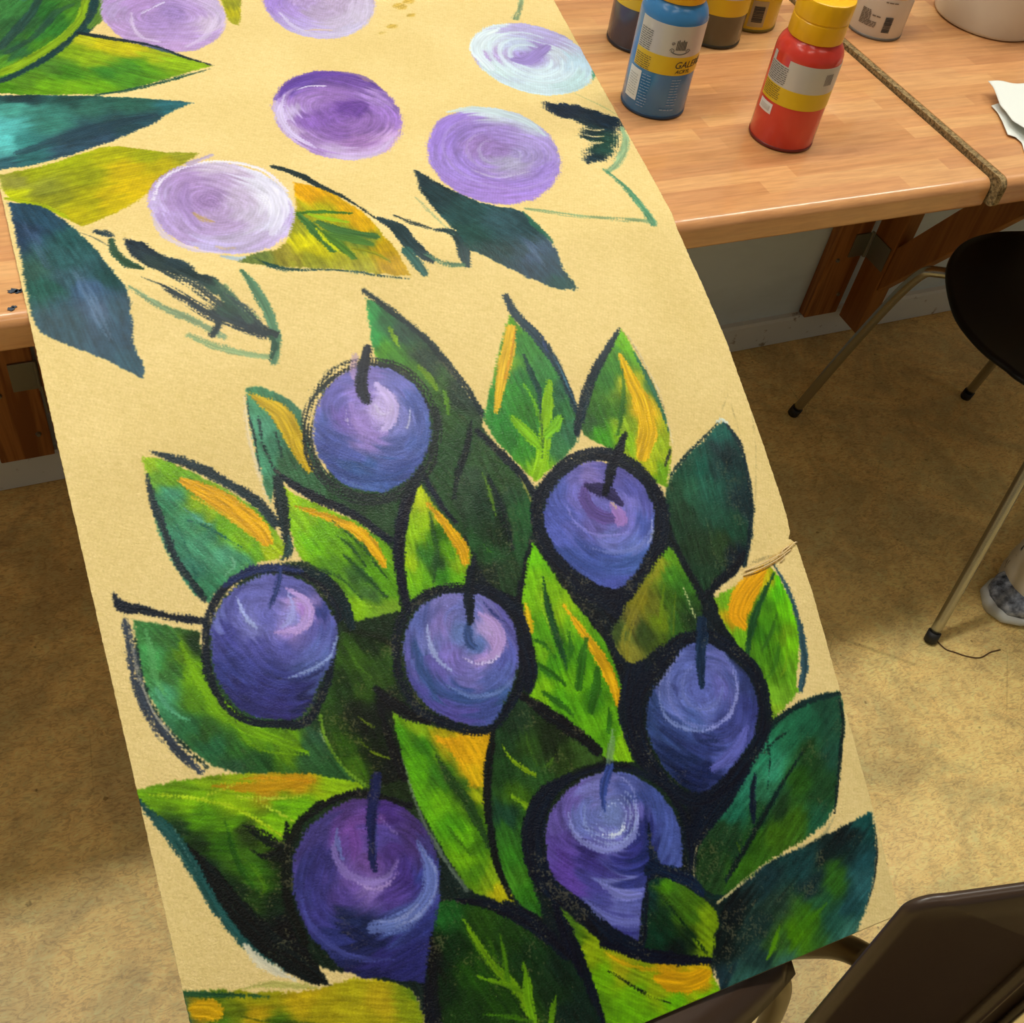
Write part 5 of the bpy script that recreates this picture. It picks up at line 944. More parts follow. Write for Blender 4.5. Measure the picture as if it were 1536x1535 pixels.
# pale specks in the dark paint: weave pinholes plus gloss sparkle put in as colour
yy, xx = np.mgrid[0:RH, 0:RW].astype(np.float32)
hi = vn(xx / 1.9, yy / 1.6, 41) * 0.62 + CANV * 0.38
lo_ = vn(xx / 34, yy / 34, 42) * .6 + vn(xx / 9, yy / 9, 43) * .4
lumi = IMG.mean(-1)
speck = sm((hi - .66 - .80 * (.675 - lo_)) / .05) * np.clip(WET, 0, 1) * np.clip((72 - lumi) / 40, 0, 1) * 0.34
IMG = IMG * (1 - speck[..., None]) + cloth.astype(np.float32) * 0.72 * speck[..., None]
del xx, yy, hi, lo_, lumi, speck

# -- cloth mesh: fine top sheet carrying the paint, thin edge and underside
NX, NV_ = 960, 1700
vq = np.linspace(0, LEN, NV_)
yq = np.interp(vq, VS, YS); zq = np.interp(vq, VS, ZS)
xr = np.interp(yq, XR_Y, XR_X)
fr_ = (vn(vq / 0.0016, vq * 0 + 3, 2) - .5) * 0.0007 + (vn(vq / 0.02, vq * 0 + 8, 4) - .5) * 0.0005
ynick = np.interp(0.4645, yq[::-1], vq[::-1])
xr = xr + fr_ - 0.004 * np.exp(-((vq - ynick - .0) / 0.004) ** 2) - 0.0025 * sm((ynick - vq) / -0.03 + 1) * (vq < ynick) * (vq > ynick - .03)
xl = XL + (vn(vq / 0.002, vq * 0 + 5, 6) - .5) * 0.0006
sx = np.linspace(0, 1, NX)
XX = xl[:, None] + (xr - xl)[:, None] * sx[None, :]
# lower corner lifts and falls a little
ripple = 0.0022 * np.sin(XX * 9 + 1.0) * sm((vq[:, None] - 0.60) / 0.5) + 0.0010 * np.sin(XX * 31 + vq[:, None] * 14) * sm((vq[:, None] - 0.58) / 0.2)
YYm = np.repeat(yq[:, None], NX, 1); ZZm = zq[:, None] + np.maximum(0.5 * ripple, -0.0004)
co = np.stack([XX, YYm, ZZm], -1).reshape(-1, 3).astype(np.float32)
fx = (XX - X0) / G; fy = np.repeat(((vq - V0) / G)[:, None], NX, 1)
ix = np.clip(fx.astype(int), 0, RW - 2); iy = np.clip(fy.astype(int), 0, RH - 2)
tx = np.clip(fx - ix, 0, 1)[..., None]; ty = np.clip(fy - iy, 0, 1)[..., None]
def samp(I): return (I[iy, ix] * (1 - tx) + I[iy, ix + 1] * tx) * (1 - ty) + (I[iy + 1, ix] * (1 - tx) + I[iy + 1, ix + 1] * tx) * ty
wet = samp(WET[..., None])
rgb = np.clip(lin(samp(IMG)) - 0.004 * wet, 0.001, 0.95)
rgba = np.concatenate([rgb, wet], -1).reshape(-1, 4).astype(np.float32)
idx = np.arange(NX * NV_, dtype=np.int32).reshape(NV_, NX)
q = np.stack([idx[:-1, :-1], idx[1:, :-1], idx[1:, 1:], idx[:-1, 1:]], -1).reshape(-1, 4)
# underside ring: copy of the border, 1.4 mm lower, and a coarse underside
TH = 0.0014
border = np.concatenate([idx[0, :], idx[1:, -1], idx[-1, -2::-1], idx[-2:0:-1, 0]])
low = co[border].copy()
low[:, 2] = np.interp(-low[:, 1], -YS, ZS) - TH
nb = len(border); base = len(co)
li = np.arange(nb, dtype=np.int32) + base
skirt = np.stack([border, np.roll(border, -1), np.roll(li, -1), li], -1)
# underside strips joining the left and right lower borders
rt = li[NX - 1:NX - 1 + NV_]; bl = li[np.concatenate([[0], np.arange(nb - 1, nb - 1 - (NV_ - 2), -1), [NX - 1 + NV_ - 1 + NX - 1]])]
und = np.stack([bl[:-1], rt[:-1], rt[1:], bl[1:]], -1)
faces = np.concatenate([q, skirt, und]).astype(np.int32)
allco = np.concatenate([co, low])
low_rgba = np.tile(np.array(list(lin((225, 200, 150))) + [0.0], np.float32), (nb, 1))
me = bpy.data.meshes.new('painted_canvas')
me.vertices.add(len(allco)); me.vertices.foreach_set('co', allco.ravel())
me.loops.add(faces.size); me.loops.foreach_set('vertex_index', faces.ravel())
me.polygons.add(len(faces)); me.polygons.foreach_set('loop_start', np.arange(0, faces.size, 4, dtype=np.int32))
me.update(calc_edges=True)
sf = np.zeros(len(faces), bool); sf[:len(q)] = True
me.polygons.foreach_set('use_smooth', sf)
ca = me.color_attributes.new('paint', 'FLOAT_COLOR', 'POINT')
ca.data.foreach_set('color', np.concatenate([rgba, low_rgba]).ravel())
del IMG, WET, CANV, rgba, XX, YYm, ZZm, fx, fy, ix, iy, tx, ty
w = mat('painted_canvas_cloth', (1, 1, 1, 1), 0.8); t = NT(w)
at_ = t.n('ShaderNodeAttribute', attribute_name='paint')
t.l(at_.outputs['Color'], t.b.inputs['Base Color'])
mr = t.n('ShaderNodeMapRange'); t.l(at_.outputs['Alpha'], mr.inputs['Value'])
mr.inputs['To Min'].default_value = 0.9; mr.inputs['To Max'].default_value = 0.36
t.l(mr.outputs['Result'], t.b.inputs['Roughness'])
wv = t.noise(t.coords((1, 1, 1), (0, 0, 0.5)), 620, 2, 0.6)
wv2 = t.noise(t.coords((1, 0.35, 0.35), (0, 0, 0.35)), 300, 2, 0.5)
hh = t.mix(0.5, wv, wv2)
t.bump(hh, 1.0, 0.0011)
t.b.inputs['Specular IOR Level'].default_value = 0.24
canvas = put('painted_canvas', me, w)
tag(canvas, 'long yellow canvas painted with purple plums and green leaves, sloping down from the table', 'painting')

# frayed threads pulled out at the nick in the canvas edge
def cz(y): return float(np.interp(-y, -YS, ZS))
w = mat('frayed_canvas_thread', C(228, 196, 140), 0.8)
for pts in THREADS:
    bm = bmesh.new()
    tube(bm, catmull([(x, y, cz(y) + h) for x, y, h in pts], 6), [0.0005] * (6 * (len(pts) - 1) + 1), 8)
    from_bm('frayed_thread', bm, w, canvas, smooth=True)

# ------------------------------------------------------------------ paint bottles
def label_mat(name, col, rough=0.35, metal=0.0): return mat(name, col, rough, metal)
BLK = mat('print_ink', (0.03, 0.03, 0.03, 1), 0.5)
WHT = mat('white_sticker', C(238, 232, 220), 0.5)
YEL = mat('yellow_label', C(232, 190, 20), 0.35)
CAPM = mat('yellow_cap_plastic', C(250, 186, 8), 0.32, spec=0.4)
SIL = mat('silver_label', C(208, 202, 188), 0.36, 0.12)
RB = 0.0335
BODY = [(0.024, 0.0), (0.0285, 0.0), (0.0322, 0.0012), (RB, 0.004), (RB, 0.050), (RB, 0.098), (0.0330, 0.103), (0.0312, 0.108), (0.0282, 0.1125), (0.0255, 0.1155), (0.0248, 0.118), (0.0248, 0.124)]
def arc_patch(bm, r, a0, a1, z0, z1, th=0.0002, n=None, skew=0.0):
    n = n or max(1, int(abs(a1 - a0) / 0.1) + 1)
    A = []; 
    for i in range(n + 1):
        a = a0 + (a1 - a0) * i / n
        c, s = math.cos(a), math.sin(a)
        A.append([bm.verts.new((rr * c, rr * s, z)) for rr, z in ((r, z0), (r, z1), (r + th, z1), (r + th, z0))])
    for p, qq in zip(A, A[1:]):
        for k in range(4): bm.faces.new((p[k], qq[k], qq[(k + 1) % 4], p[(k + 1) % 4]))
    bm.faces.new(A[0]); bm.faces.new(A[-1][::-1])
def wrap_text(name, txt, size, ang, z, mtl, parent, r=RB + 0.0006, shear=0.0):
    cu = bpy.data.curves.new(name, 'FONT'); cu.body = txt; cu.size = size; cu.shear = shear; cu.align_x = 'LEFT'; cu.extrude = 0.0001
    tmp = bpy.data.objects.new(name, cu); COL.objects.link(tmp)
    dg = bpy.context.evaluated_depsgraph_get(); dg.update()
    me = bpy.data.meshes.new_from_object(tmp.evaluated_get(dg))
    bpy.data.objects.remove(tmp)
    for v in me.vertices:
        a = ang + v.co.x / r
        rr = r + v.co.z
        v.co = Vector((rr * math.cos(a), rr * math.sin(a), z + v.co.y))
    return put(name, me, mtl, parent)
def text_lines(bm, a0, a1, z_top, n, dz, h=0.0006, r=RB + 0.00055, seed=1):
    rn = random.Random(seed)
    for i in range(n):
        aa = a0
        while aa < a1 - 0.04:
            L = rn.uniform(0.05, 0.16)
            arc_patch(bm, r, aa, min(a1, aa + L), z_top - i * dz - h, z_top - i * dz, 0.0001)
            aa += L + 0.025
def cap(parent):
    bm = bmesh.new()
    ridg = lambda a, z: 1 + (0.012 * abs(math.cos(a * 6)) if z > 0 else 0)
    lathe(bm, [(0.0248, 0.1165), (0.0268, 0.1165), (0.0272, 0.1175), (0.0270, 0.1350), (0.0262, 0.1358), (0.0262, 0.1366), (0.0270, 0.1374), (0.0275, 0.155), (0.0268, 0.1572), (0.0255, 0.158)], 72, fac=ridg)
    return from_bm('cap', bm, CAPM, parent, sharp=35)
def bottle(pos, sc_, body, label, lab=True, body_rough=0.22, z0=0.7497, ink_on=WHT):
    t = thing('paint_bottle', label, 'paint bottle', (pos[0], pos[1], z0), 0, 'acrylic paint bottles')
    t.scale = (1.07, 1.07, sc_ or 1.0)
    bm = bmesh.new(); lathe(bm, BODY, 64)
    b = from_bm('body', bm, body, t, sharp=60)
    bm = bmesh.new(); lathe(bm, [(0.0325, 0.0002), (RB + 0.0002, 0.0012), (RB + 0.0003, 0.0042), (RB - 0.0006, 0.0043)], 64, cap0=False, cap1=False)
    from_bm('base_rim', bm, mat('dark_base_rim', tuple(c * 0.25 for c in body.node_tree.nodes['Principled BSDF'].inputs['Base Color'].default_value[:3]) + (1,), 0.4), t, smooth=True)
    cap(t)
    return t
def band(t, name, m, a0, a1, z0, z1, dr=0.0002):
    bm = bmesh.new(); arc_patch(bm, RB + dr, a0, a1, z0, z1, 0.0002)
    return from_bm(name, bm, m, t, sharp=30)

SHM = lambda n, c, r=0.2: mat(n, c, r, spec=0.6)
VIEW = lambda p: math.atan2(-p[1], -p[0])        # direction from a bottle to where it is seen from
# blue
p = BLUE; a = VIEW(p)
t_ = bottle(p, 1.06, SHM('blue_paint_body', C(62, 128, 178)), 'blue acrylic paint bottle with silver and yellow label, nearest the canvas')
sl = band(t_, 'silver_label', SIL, a - 0.95, a + 2.2, 0.068, 0.0990)
yl = band(t_, 'yellow_label', YEL, a - 0.95, a + 2.2, 0.049, 0.0680)
bm = bmesh.new(); text_lines(bm, a - 0.9, a - 0.45, 0.0885, 10, 0.0021, seed=3); text_lines(bm, a - 0.9, a - 0.35, 0.063, 7, 0.0021, seed=4)
from_bm('small_print', bm, BLK, sl)
wrap_text('brand_lettering', 'GALERIE', 0.0098, a + 0.38, 0.0568, BLK, yl, shear=0.25)
wrap_text('brand_lettering', 'ACRYL', 0.0055, a + 0.45, 0.0513, BLK, yl, shear=0.25)
# flourish emblem on the silver label
bm = bmesh.new()
def curl(cx, cz_, r0, turns, sgn):
    pts = []
    for i in range(22):
        k = i / 21; th = k * turns * 2 * math.pi; r = r0 * (1 - .75 * k)
        al = cx + sgn * r * math.cos(th) / RB; z = cz_ + r * math.sin(th)
        pts.append(((RB + .0008) * math.cos(al), (RB + .0008) * math.sin(al), z))
    tube(bm, pts, 0.00022, 6)
curl(a + 0.20, 0.0745, 0.0026, 1.2, -1); curl(a + 0.19, 0.0815, 0.0018, 1.2, 1); curl(a + 0.68, 0.0745, 0.0026, 1.2, 1)
for i in range(7):
    al = a + 0.30 + i * 0.045
    arc_patch(bm, RB + .0006, al, al + 0.022, 0.0755, 0.0850 + 0.001 * math.sin(i * 2), 0.0002)
for i in range(12):
    al = a + 0.22 + i * 0.036
    arc_patch(bm, RB + .0006, al, al + 0.036, 0.0722 - 0.0012 * math.sin(i / 11 * math.pi), 0.0727 - 0.0012 * math.sin(i / 11 * math.pi), 0.0002)
from_bm('flourish_emblem', bm, BLK, sl)
st = band(t_, 'sticker', WHT, a - 1.05, a - 0.55, 0.014, 0.046)
bm = bmesh.new(); text_lines(bm, a - 0.98, a - 0.62, 0.040, 9, 0.0026, seed=8); from_bm('small_print', bm, mat('grey_ink', C(170, 168, 160), 0.6), st)
bm = bmesh.new()
text_lines(bm, a - 0.5, a - 0.2, 0.0445, 12, 0.0030, 0.0008, seed=5); text_lines(bm, a + 0.42, a + 0.72, 0.0445, 10, 0.0030, 0.0008, seed=6)
text_lines(bm, a + 0.25, a + 0.7, 0.0125, 1, 0.002, 0.0012, seed=9)
from_bm('small_print', bm, mat('pale_ink', C(150, 180, 205), 0.5), t_)
# red
p = RED; a = VIEW(p)
t_ = bottle(p, 0, SHM('red_paint_body', C(222, 62, 44)), 'red acrylic paint bottle standing alone in front of the others')
sl = band(t_, 'silver_label', SIL, a - 0.42, a + 2.0, 0.068, 0.097)
s2 = band(t_, 'silver_label', SIL, a - 1.15, a - 0.42, 0.068, 0.0895)
s3 = band(t_, 'silver_label', SIL, a - 1.15, a - 0.98, 0.0895, 0.098)
yl = band(t_, 'yellow_label', YEL, a - 1.15, a + 2.0, 0.0495, 0.068)
bm = bmesh.new(); text_lines(bm, a - 1.1, a - 0.38, 0.088, 9, 0.0021, seed=13); text_lines(bm, a - 1.1, a - 0.42, 0.0665, 7, 0.0021, seed=14)
from_bm('small_print', bm, BLK, sl)
bm = bmesh.new(); curlR = RB
for i in range(6):
    al = a + 0.78 + i * 0.05
    arc_patch(bm, RB + .0006, al, al + 0.012, 0.078, 0.090, 0.0002)
from_bm('flourish_emblem', bm, mat('faded_ink', C(120, 108, 98), 0.5), sl)
st = band(t_, 'sticker', WHT, a - 1.08, a - 0.52, 0.0355, 0.0465)
bm = bmesh.new(); arc_patch(bm, RB + .0006, a - 1.0, a - .6, 0.038, 0.0435); from_bm('price_print', bm, mat('sticker_grey', C(205, 200, 188), 0.5), st)
ts = bmesh.new()
lathe(ts, [(0.009, 0.1581), (0.009, 0.1584)], 24)
for v in ts.verts: v.co.x *= 1.2; v.co.y *= 0.7
from_bm('cap_sticker', ts, WHT, t_)
# dark blue, grey-green, yellow behind
p = NAVY; a = VIEW(p)
t_ = bottle(p, 0, SHM('navy_paint_body', C(70, 68, 82)), 'dark slate paint bottle half hidden behind the blue bottle')
band(t_, 'yellow_label', YEL, a - 1.6, a + 1.6, 0.050, 0.0700); band(t_, 'silver_label', SIL, a - 1.6, a + 1.6, 0.070, 0.0965)
p = GREY; a = VIEW(p)
t_ = bottle(p, 0, SHM('olive_paint_body', C(92, 88, 62)), 'dark olive-grey paint bottle between the blue and yellow bottles')
band(t_, 'yellow_label', YEL, a - 1.6, a + 1.6, 0.040, 0.0600); band(t_, 'silver_label', SIL, a - 1.6, a + 1.6, 0.060, 0.0965)
p = YELB; a = VIEW(p)
t_ = bottle(p, 0, SHM('yellow_paint_body', C(228, 186, 16)), 'yellow paint bottle with a barcode, behind the olive-grey bottle')
bc = band(t_, 'barcode_panel', mat('barcode_ground', C(190, 165, 110), 0.5), a + 0.05, a + 0.62, 0.008, 0.040)
bm = bmesh.new()
z = 0.014
rn = random.Random(3)
while z < 0.033:
    h = rn.choice((0.0004, 0.0007, 0.001)); arc_patch(bm, RB + .0006, a + 0.14, a + 0.52, z, z + h, 0.0002); z += h + rn.choice((0.0004, 0.0007))
text_lines(bm, a - 0.65, a - 0.4, 0.03, 3, 0.004, 0.001, seed=2)
from_bm('barcode', bm, BLK, bc)
band(t_, 'silver_label', SIL, a - 1.3, a + 1.6, 0.062, 0.0965)
# white on the right table
p = WHITE; a = VIEW(p)
t_ = bottle(p, 0, SHM('white_paint_body', C(216, 204, 182)), 'white paint bottle with barcode on the right-hand table', z0=ztr(p[1]) - 0.0003)
yl = band(t_, 'yellow_label', YEL, a - 0.45, a + 1.3, 0.054, 0.072)
band(t_, 'silver_label', SIL, a - 0.9, a + 1.6, 0.072, 0.0965)
bm = bmesh.new(); text_lines(bm, a - 0.62, a - 0.25, 0.035, 11, 0.0018, 0.0011, seed=22); text_lines(bm, a - .3, a + .02, 0.0225, 4, 0.0019, 0.0011, seed=23)
text_lines(bm, a - 0.2, a + 0.1, 0.0305, 1, 0.002, 0.0015, seed=24); text_lines(bm, a + 0.1, a + 0.55, 0.0495, 1, 0.003, 0.0014, seed=25)
from_bm('small_print', bm, mat('brown_ink', C(120, 105, 85), 0.5), t_)
bm = bmesh.new(); z = 0.012
while z < 0.030:
    h = rn.choice((0.0005, 0.0008, 0.0012)); arc_patch(bm, RB + .0006, a + 0.28, a + 0.56, z, z + h, 0.0002); z += h + rn.choice((0.0004, 0.0006))
from_bm('barcode', bm, BLK, t_)

# ------------------------------------------------------------------ white tub and torn paper on the right table
tub = thing('plastic_tub', 'white plastic tub cut off by the top right corner, on the right-hand table', 'tub', (TUB[0], TUB[1], ztr(TUB[1]) + 0.0007))
bm = bmesh.new(); r = TUB[2]
lathe(bm, [(r - 0.012, 0), (r - 0.004, 0.0), (r - 0.001, 0.0015), (r, 0.005), (r + 0.002, 0.03), (r + 0.010, 0.15), (r + 0.013, 0.151), (r + 0.013, 0.158), (r + 0.007, 0.158), (r + 0.007, 0.15), (r - 0.001, 0.012), (r - 0.02, 0.008)], 96)
from_bm('body', bm, mat('white_tub_plastic', C(226, 214, 188), 0.32, spec=0.5), tub, sharp=60)
bm = bmesh.new(); at0 = math.atan2(-TUB[1], -TUB[0])
for (aa, zz, w_, h_) in ((-0.62, 0.045, 0.10, 0.014),):
    arc_patch(bm, r + 0.0035, at0 + aa, at0 + aa + w_, zz, zz + h_, 0.0004)
from_bm('label_print', bm, mat('tub_grey_print', C(150, 140, 130), 0.5), tub)

def sheet(name, out, hfun, m, label, thick=0.0004, n=34):
    xs = [p_[0] for p_ in out]; ys = [p_[1] for p_ in out]
    # ruled between two edges of the outline: out = left chain, right chain given as pairs
    bm = bmesh.new(); rows = []
    for i in range(n + 1):
        s = i / n
        L = chain(out[0], s); R = chain(out[1], s)
        rows.append([(L[0] + (R[0] - L[0]) * j / n, L[1] + (R[1] - L[1]) * j / n) for j in range(n + 1)])
    top = [[bm.verts.new((x, y, hfun(x, y, i / n, j / n) + thick)) for j, (x, y) in enumerate(rw)] for i, rw in enumerate(rows)]
    bot = [[bm.verts.new((x, y, hfun(x, y, i / n, j / n))) for j, (x, y) in enumerate(rw)] for i, rw in enumerate(rows)]
    for i in range(n):
        for j in range(n):
            bm.faces.new((top[i][j], top[i][j + 1], top[i + 1][j + 1], top[i + 1][j])); bm.faces.new((bot[i][j], bot[i + 1][j], bot[i + 1][j + 1], bot[i][j + 1]))
    for i in range(n):
        bm.faces.new((top[i][0], top[i + 1][0], bot[i + 1][0], bot[i][0])); bm.faces.new((top[i][n], bot[i][n], bot[i + 1][n], top[i + 1][n]))
        bm.faces.new((top[0][i], bot[0][i], bot[0][i + 1], top[0][i + 1])); bm.faces.new((top[n][i], top[n][i + 1], bot[n][i + 1], bot[n][i]))
    return from_bm(name, bm, m, None, smooth=True)
def chain(pts, s):
    k = s * (len(pts) - 1); i = min(int(k), len(pts) - 2); f = k - i
    return (pts[i][0] + (pts[i + 1][0] - pts[i][0]) * f, pts[i][1] + (pts[i + 1][1] - pts[i][1]) * f)
paper = mat('torn_paper', C(240, 240, 224), 0.8); t = NT(paper)
t.bump(t.noise(t.coords(), 220, 3), 0.25, 0.0006)
lowc = [PAPER['low_left'], PAPER['low_right']]
def h_low(x, y, s, tt): return ztr(y) + 0.0009 + 0.0028 * (1 + math.sin(tt * 7 + s * 4)) * (0.35 + 0.65 * tt) + 0.0015 * (1 + math.sin(s * 15 + tt * 3)) * tt
o = sheet('torn_paper', lowc, h_low, paper, '')
tag(o, 'crumpled greyish paper piece under the whiter sheet, right table edge', 'paper')
def h_up(x, y, s, tt): return ztr(y) + 0.0125 + 0.006 * tt + 0.0022 * math.sin(s * 6 + 1) + 0.0014 * math.sin(tt * 9)
o = sheet('torn_paper', [PAPER['up_left'], PAPER['up_right']], h_up, paper, '')
tag(o, 'pointed white paper sheet lying uppermost at the right edge of the table', 'paper')

# ------------------------------------------------------------------ black chair at the right
ch = thing('shell_chair', 'black shell chair with chrome tube legs under the right-hand table edge', 'chair', (1.41, 0.82, 0))
ch.matrix_world = Matrix.Translation((1.41, 0.82, 0))
def loc(p_): return (p_[0] - 1.41, p_[1] - 0.82, p_[2])
bm = bmesh.new()
out = [(x - 1.41, y - 0.82) for x, y in SEAT]
oc = catmull([(x, y, 0) for x, y in out + [out[0]]], 6)[:-1]
cx = sum(p_.x for p_ in oc) / len(oc); cy = sum(p_.y for p_ in oc) / len(oc)
rings = []
for z, s in ((0.4445, 0.0), (0.4440, 0.35), (0.4445, 0.7), (0.4500, 0.92), (0.4515, 0.985), (0.4475, 1.0), (0.4435, 0.985), (0.4400, 0.92), (0.4340, 0.7), (0.4335, 0.35), (0.4335, 0.0)):
    rings.append([bm.verts.new((cx + (p_.x - cx) * max(s, 0.001), cy + (p_.y - cy) * max(s, 0.001), z)) for p_ in oc])
n = len(oc)
for A, B in zip(rings, rings[1:]):
    for i in range(n): bm.faces.new((A[i], A[(i + 1) % n], B[(i + 1) % n], B[i]))
bm.faces.new(rings[0]); bm.faces.new(rings[-1][::-1])
from_bm('seat', bm, MAT['black_shell'], ch, smooth=True)
# backrest rising on the near side, outside the photograph
bm = bmesh.new(); rows = []
for i in range(13):
    z = 0.437 + i / 12 * 0.36
    wd = (0.07 + 0.12 * sm(np.array(i / 5.0)).item()) * (1 if i < 11 else 0.93 - 0.12 * (i - 11))
    yo = 0.640 - 0.035 * min(1, i / 4) - 0.03 * max(0, i - 3) / 9
    row = []
    for j in range(13):
        u = (j / 12 - .5) * 2
        row.append((1.44 + u * wd, yo + 0.035 * u * u, z - 0.03 * u * u * (i / 12)))
    rows.append(row)
def slab(bm, rows, off):
    n1, n2 = len(rows), len(rows[0])
    A = [[bm.verts.new(loc(p_)) for p_ in r_] for r_ in rows]
    B = [[bm.verts.new(loc((p_[0] + off[0], p_[1] + off[1], p_[2] + off[2]))) for p_ in r_] for r_ in rows]
    for i in range(n1 - 1):
        for j in range(n2 - 1):
            bm.faces.new((A[i][j], A[i][j + 1], A[i + 1][j + 1], A[i + 1][j])); bm.faces.new((B[i][j], B[i + 1][j], B[i + 1][j + 1], B[i][j + 1]))
    for i in range(n1 - 1):
        bm.faces.new((A[i][0], A[i + 1][0], B[i + 1][0], B[i][0])); bm.faces.new((A[i][-1], B[i][-1], B[i + 1][-1], A[i + 1][-1]))
    for j in range(n2 - 1):
        bm.faces.new((A[0][j], B[0][j], B[0][j + 1], A[0][j + 1])); bm.faces.new((A[-1][j], A[-1][j + 1], B[-1][j + 1], B[-1][j]))
slab(bm, rows, (0, -0.011, 0))
from_bm('backrest', bm, MAT['black_shell'], ch, smooth=True)
for path in CHLEGS:
    bm = bmesh.new(); tube(bm, catmull([loc(p_) for p_ in path], 8), 0.0085, 16)
    lg = from_bm('leg', bm, MAT['chrome'], ch, smooth=True)
    a_, b_ = Vector(loc(path[0])), Vector(loc(path[1])); d_ = (b_ - a_).normalized()
    bm = bmesh.new(); tube(bm, [a_ - d_ * 0.004, a_ + d_ * 0.014], 0.0105, 16)
    from_bm('rubber_foot', bm, MAT['rubber'], lg, smooth=True)

# ------------------------------------------------------------------ brown seat that carries the canvas end
stl = thing('stool', 'dark brown moulded seat on bronze legs, propping the lower end of the painted canvas', 'stool', (0, 0, 0))
bm = bmesh.new()
NS = 26; A = []; B = []
def seat_edge(x):          # front edge of the seat, y as a function of x
    return 0.120 + 0.043 * ((x - 0.27) / 0.205) ** 2
def roll(k): return -0.030 * (1 - min(1, k / 0.12)) ** 2
for j in range(NS + 1):
    k = j / NS; rowa = []; rowb = []
    for i in range(NS + 1):
        x = 0.065 + 0.41 * i / NS
        yf_ = seat_edge(x); y = yf_ + (0.46 - yf_) * k
        e = abs(i / NS - .5) * 2
        z = 0.4445 + roll(k) * (1 - .6 * e ** 4) - 0.012 * e ** 8 - 0.004 * sm(np.array((k - .3) / .4)).item()
        rowa.append(bm.verts.new((x, y, z))); rowb.append(bm.verts.new((x, y + 0.002, z - 0.006)))
    A.append(rowa); B.append(rowb)
for j in range(NS):
    for i in range(NS):
        bm.faces.new((A[j][i], A[j][i + 1], A[j + 1][i + 1], A[j + 1][i])); bm.faces.new((B[j][i], B[j + 1][i], B[j + 1][i + 1], B[j][i + 1]))
for j in range(NS):
    bm.faces.new((A[j][0], A[j + 1][0], B[j + 1][0], B[j][0])); bm.faces.new((A[j][NS], B[j][NS], B[j + 1][NS], A[j + 1][NS]))
    bm.faces.new((A[0][j], B[0][j], B[0][j + 1], A[0][j + 1])); bm.faces.new((A[NS][j], A[NS][j + 1], B[NS][j + 1], B[NS][j]))
from_bm('seat', bm, MAT['brown'], stl, smooth=True)
for path in (((0.450, 0.176, 0.425), (0.490, 0.166, 0.34), (0.566, 0.162, 0.0)), ((0.10, 0.19, 0.425), (0.07, 0.18, 0.34), (-0.0, 0.17, 0.0)),
             ((0.42, 0.43, 0.425), (0.45, 0.44, 0.34), (0.49, 0.46, 0.0)), ((0.11, 0.43, 0.425), (0.08, 0.44, 0.34), (0.04, 0.46, 0.0))):
    bm = bmesh.new(); tube(bm, catmull(path, 8), 0.0105, 18); from_bm('leg', bm, MAT['bronze'], stl, smooth=True)
for e_ in (((0.436, 0.175, 0.425), (0.42, 0.43, 0.425)), ((0.10, 0.19, 0.425), (0.11, 0.43, 0.425))):
    bm = bmesh.new(); tube(bm, catmull(e_, 4), 0.009, 12)
    from_bm('seat_rail', bm, MAT['bronze'], stl, smooth=True)

# ------------------------------------------------------------------ brown chair seen from above, lower right
bc_ = thing('brown_chair', 'brown plastic chair whose tall backrest fills the bottom right corner', 'chair', (0, 0, 0))
# backrest: an upright curved panel; s runs along its top, t down
def bpanel(s, tt):
    x = BX0 + (BX1 - BX0) * s - 0.034 * tt * (1 - s); y = BY0 + (BY1 - BY0) * s - 0.020 * math.sin(math.pi * s) - 0.025 * tt
    return x, y, 0.809 + 0.012 * math.sin(math.pi * s) - 0.24 * tt
BX0, BY0, BX1, BY1 = 0.362, 0.1035, 0.76, 0.015
pts2 = []
NSB = 40
def rr_outline():
    o = []; rx, ry = 0.042, 0.055
    for (cx_, cy_, a0) in ((rx, ry, 180), (1 - rx, ry, 270), (1 - rx, 1 - ry, 0), (rx, 1 - ry, 90)):
        for k in range(9):
            a = math.radians(a0 + k * 90 / 8); o.append((cx_ + rx * math.cos(a), cy_ + ry * math.sin(a)))
    return o
ol = rr_outline()
bm = bmesh.new(); cen = (0.5, 0.5); lay = []
for (f, dy) in ((0.0, 0.0), (0.5, 0.0), (0.85, 0.0), (0.97, 0.0), (0.992, 0.0010), (1.0, 0.004), (0.992, 0.0068), (0.97, 0.0078), (0.85, 0.008), (0.5, 0.008), (0.0, 0.008)):
    lay.append([])
    for (u, v_) in ol:
        f2 = max(f, 0.002)
        x, y, z = bpanel(0.5 + (u - .5) * f2, 0.5 + (v_ - .5) * f2)
        lay[-1].append(bm.verts.new((x, y + dy, z)))
for A_, B_ in zip(lay, lay[1:]):
    for i in range(len(ol)): bm.faces.new((A_[i], A_[(i + 1) % len(ol)], B_[(i + 1) % len(ol)], B_[i]))
bm.faces.new(lay[0]); bm.faces.new(lay[-1][::-1])
from_bm('backrest', bm, MAT['brown'], bc_, smooth=True)
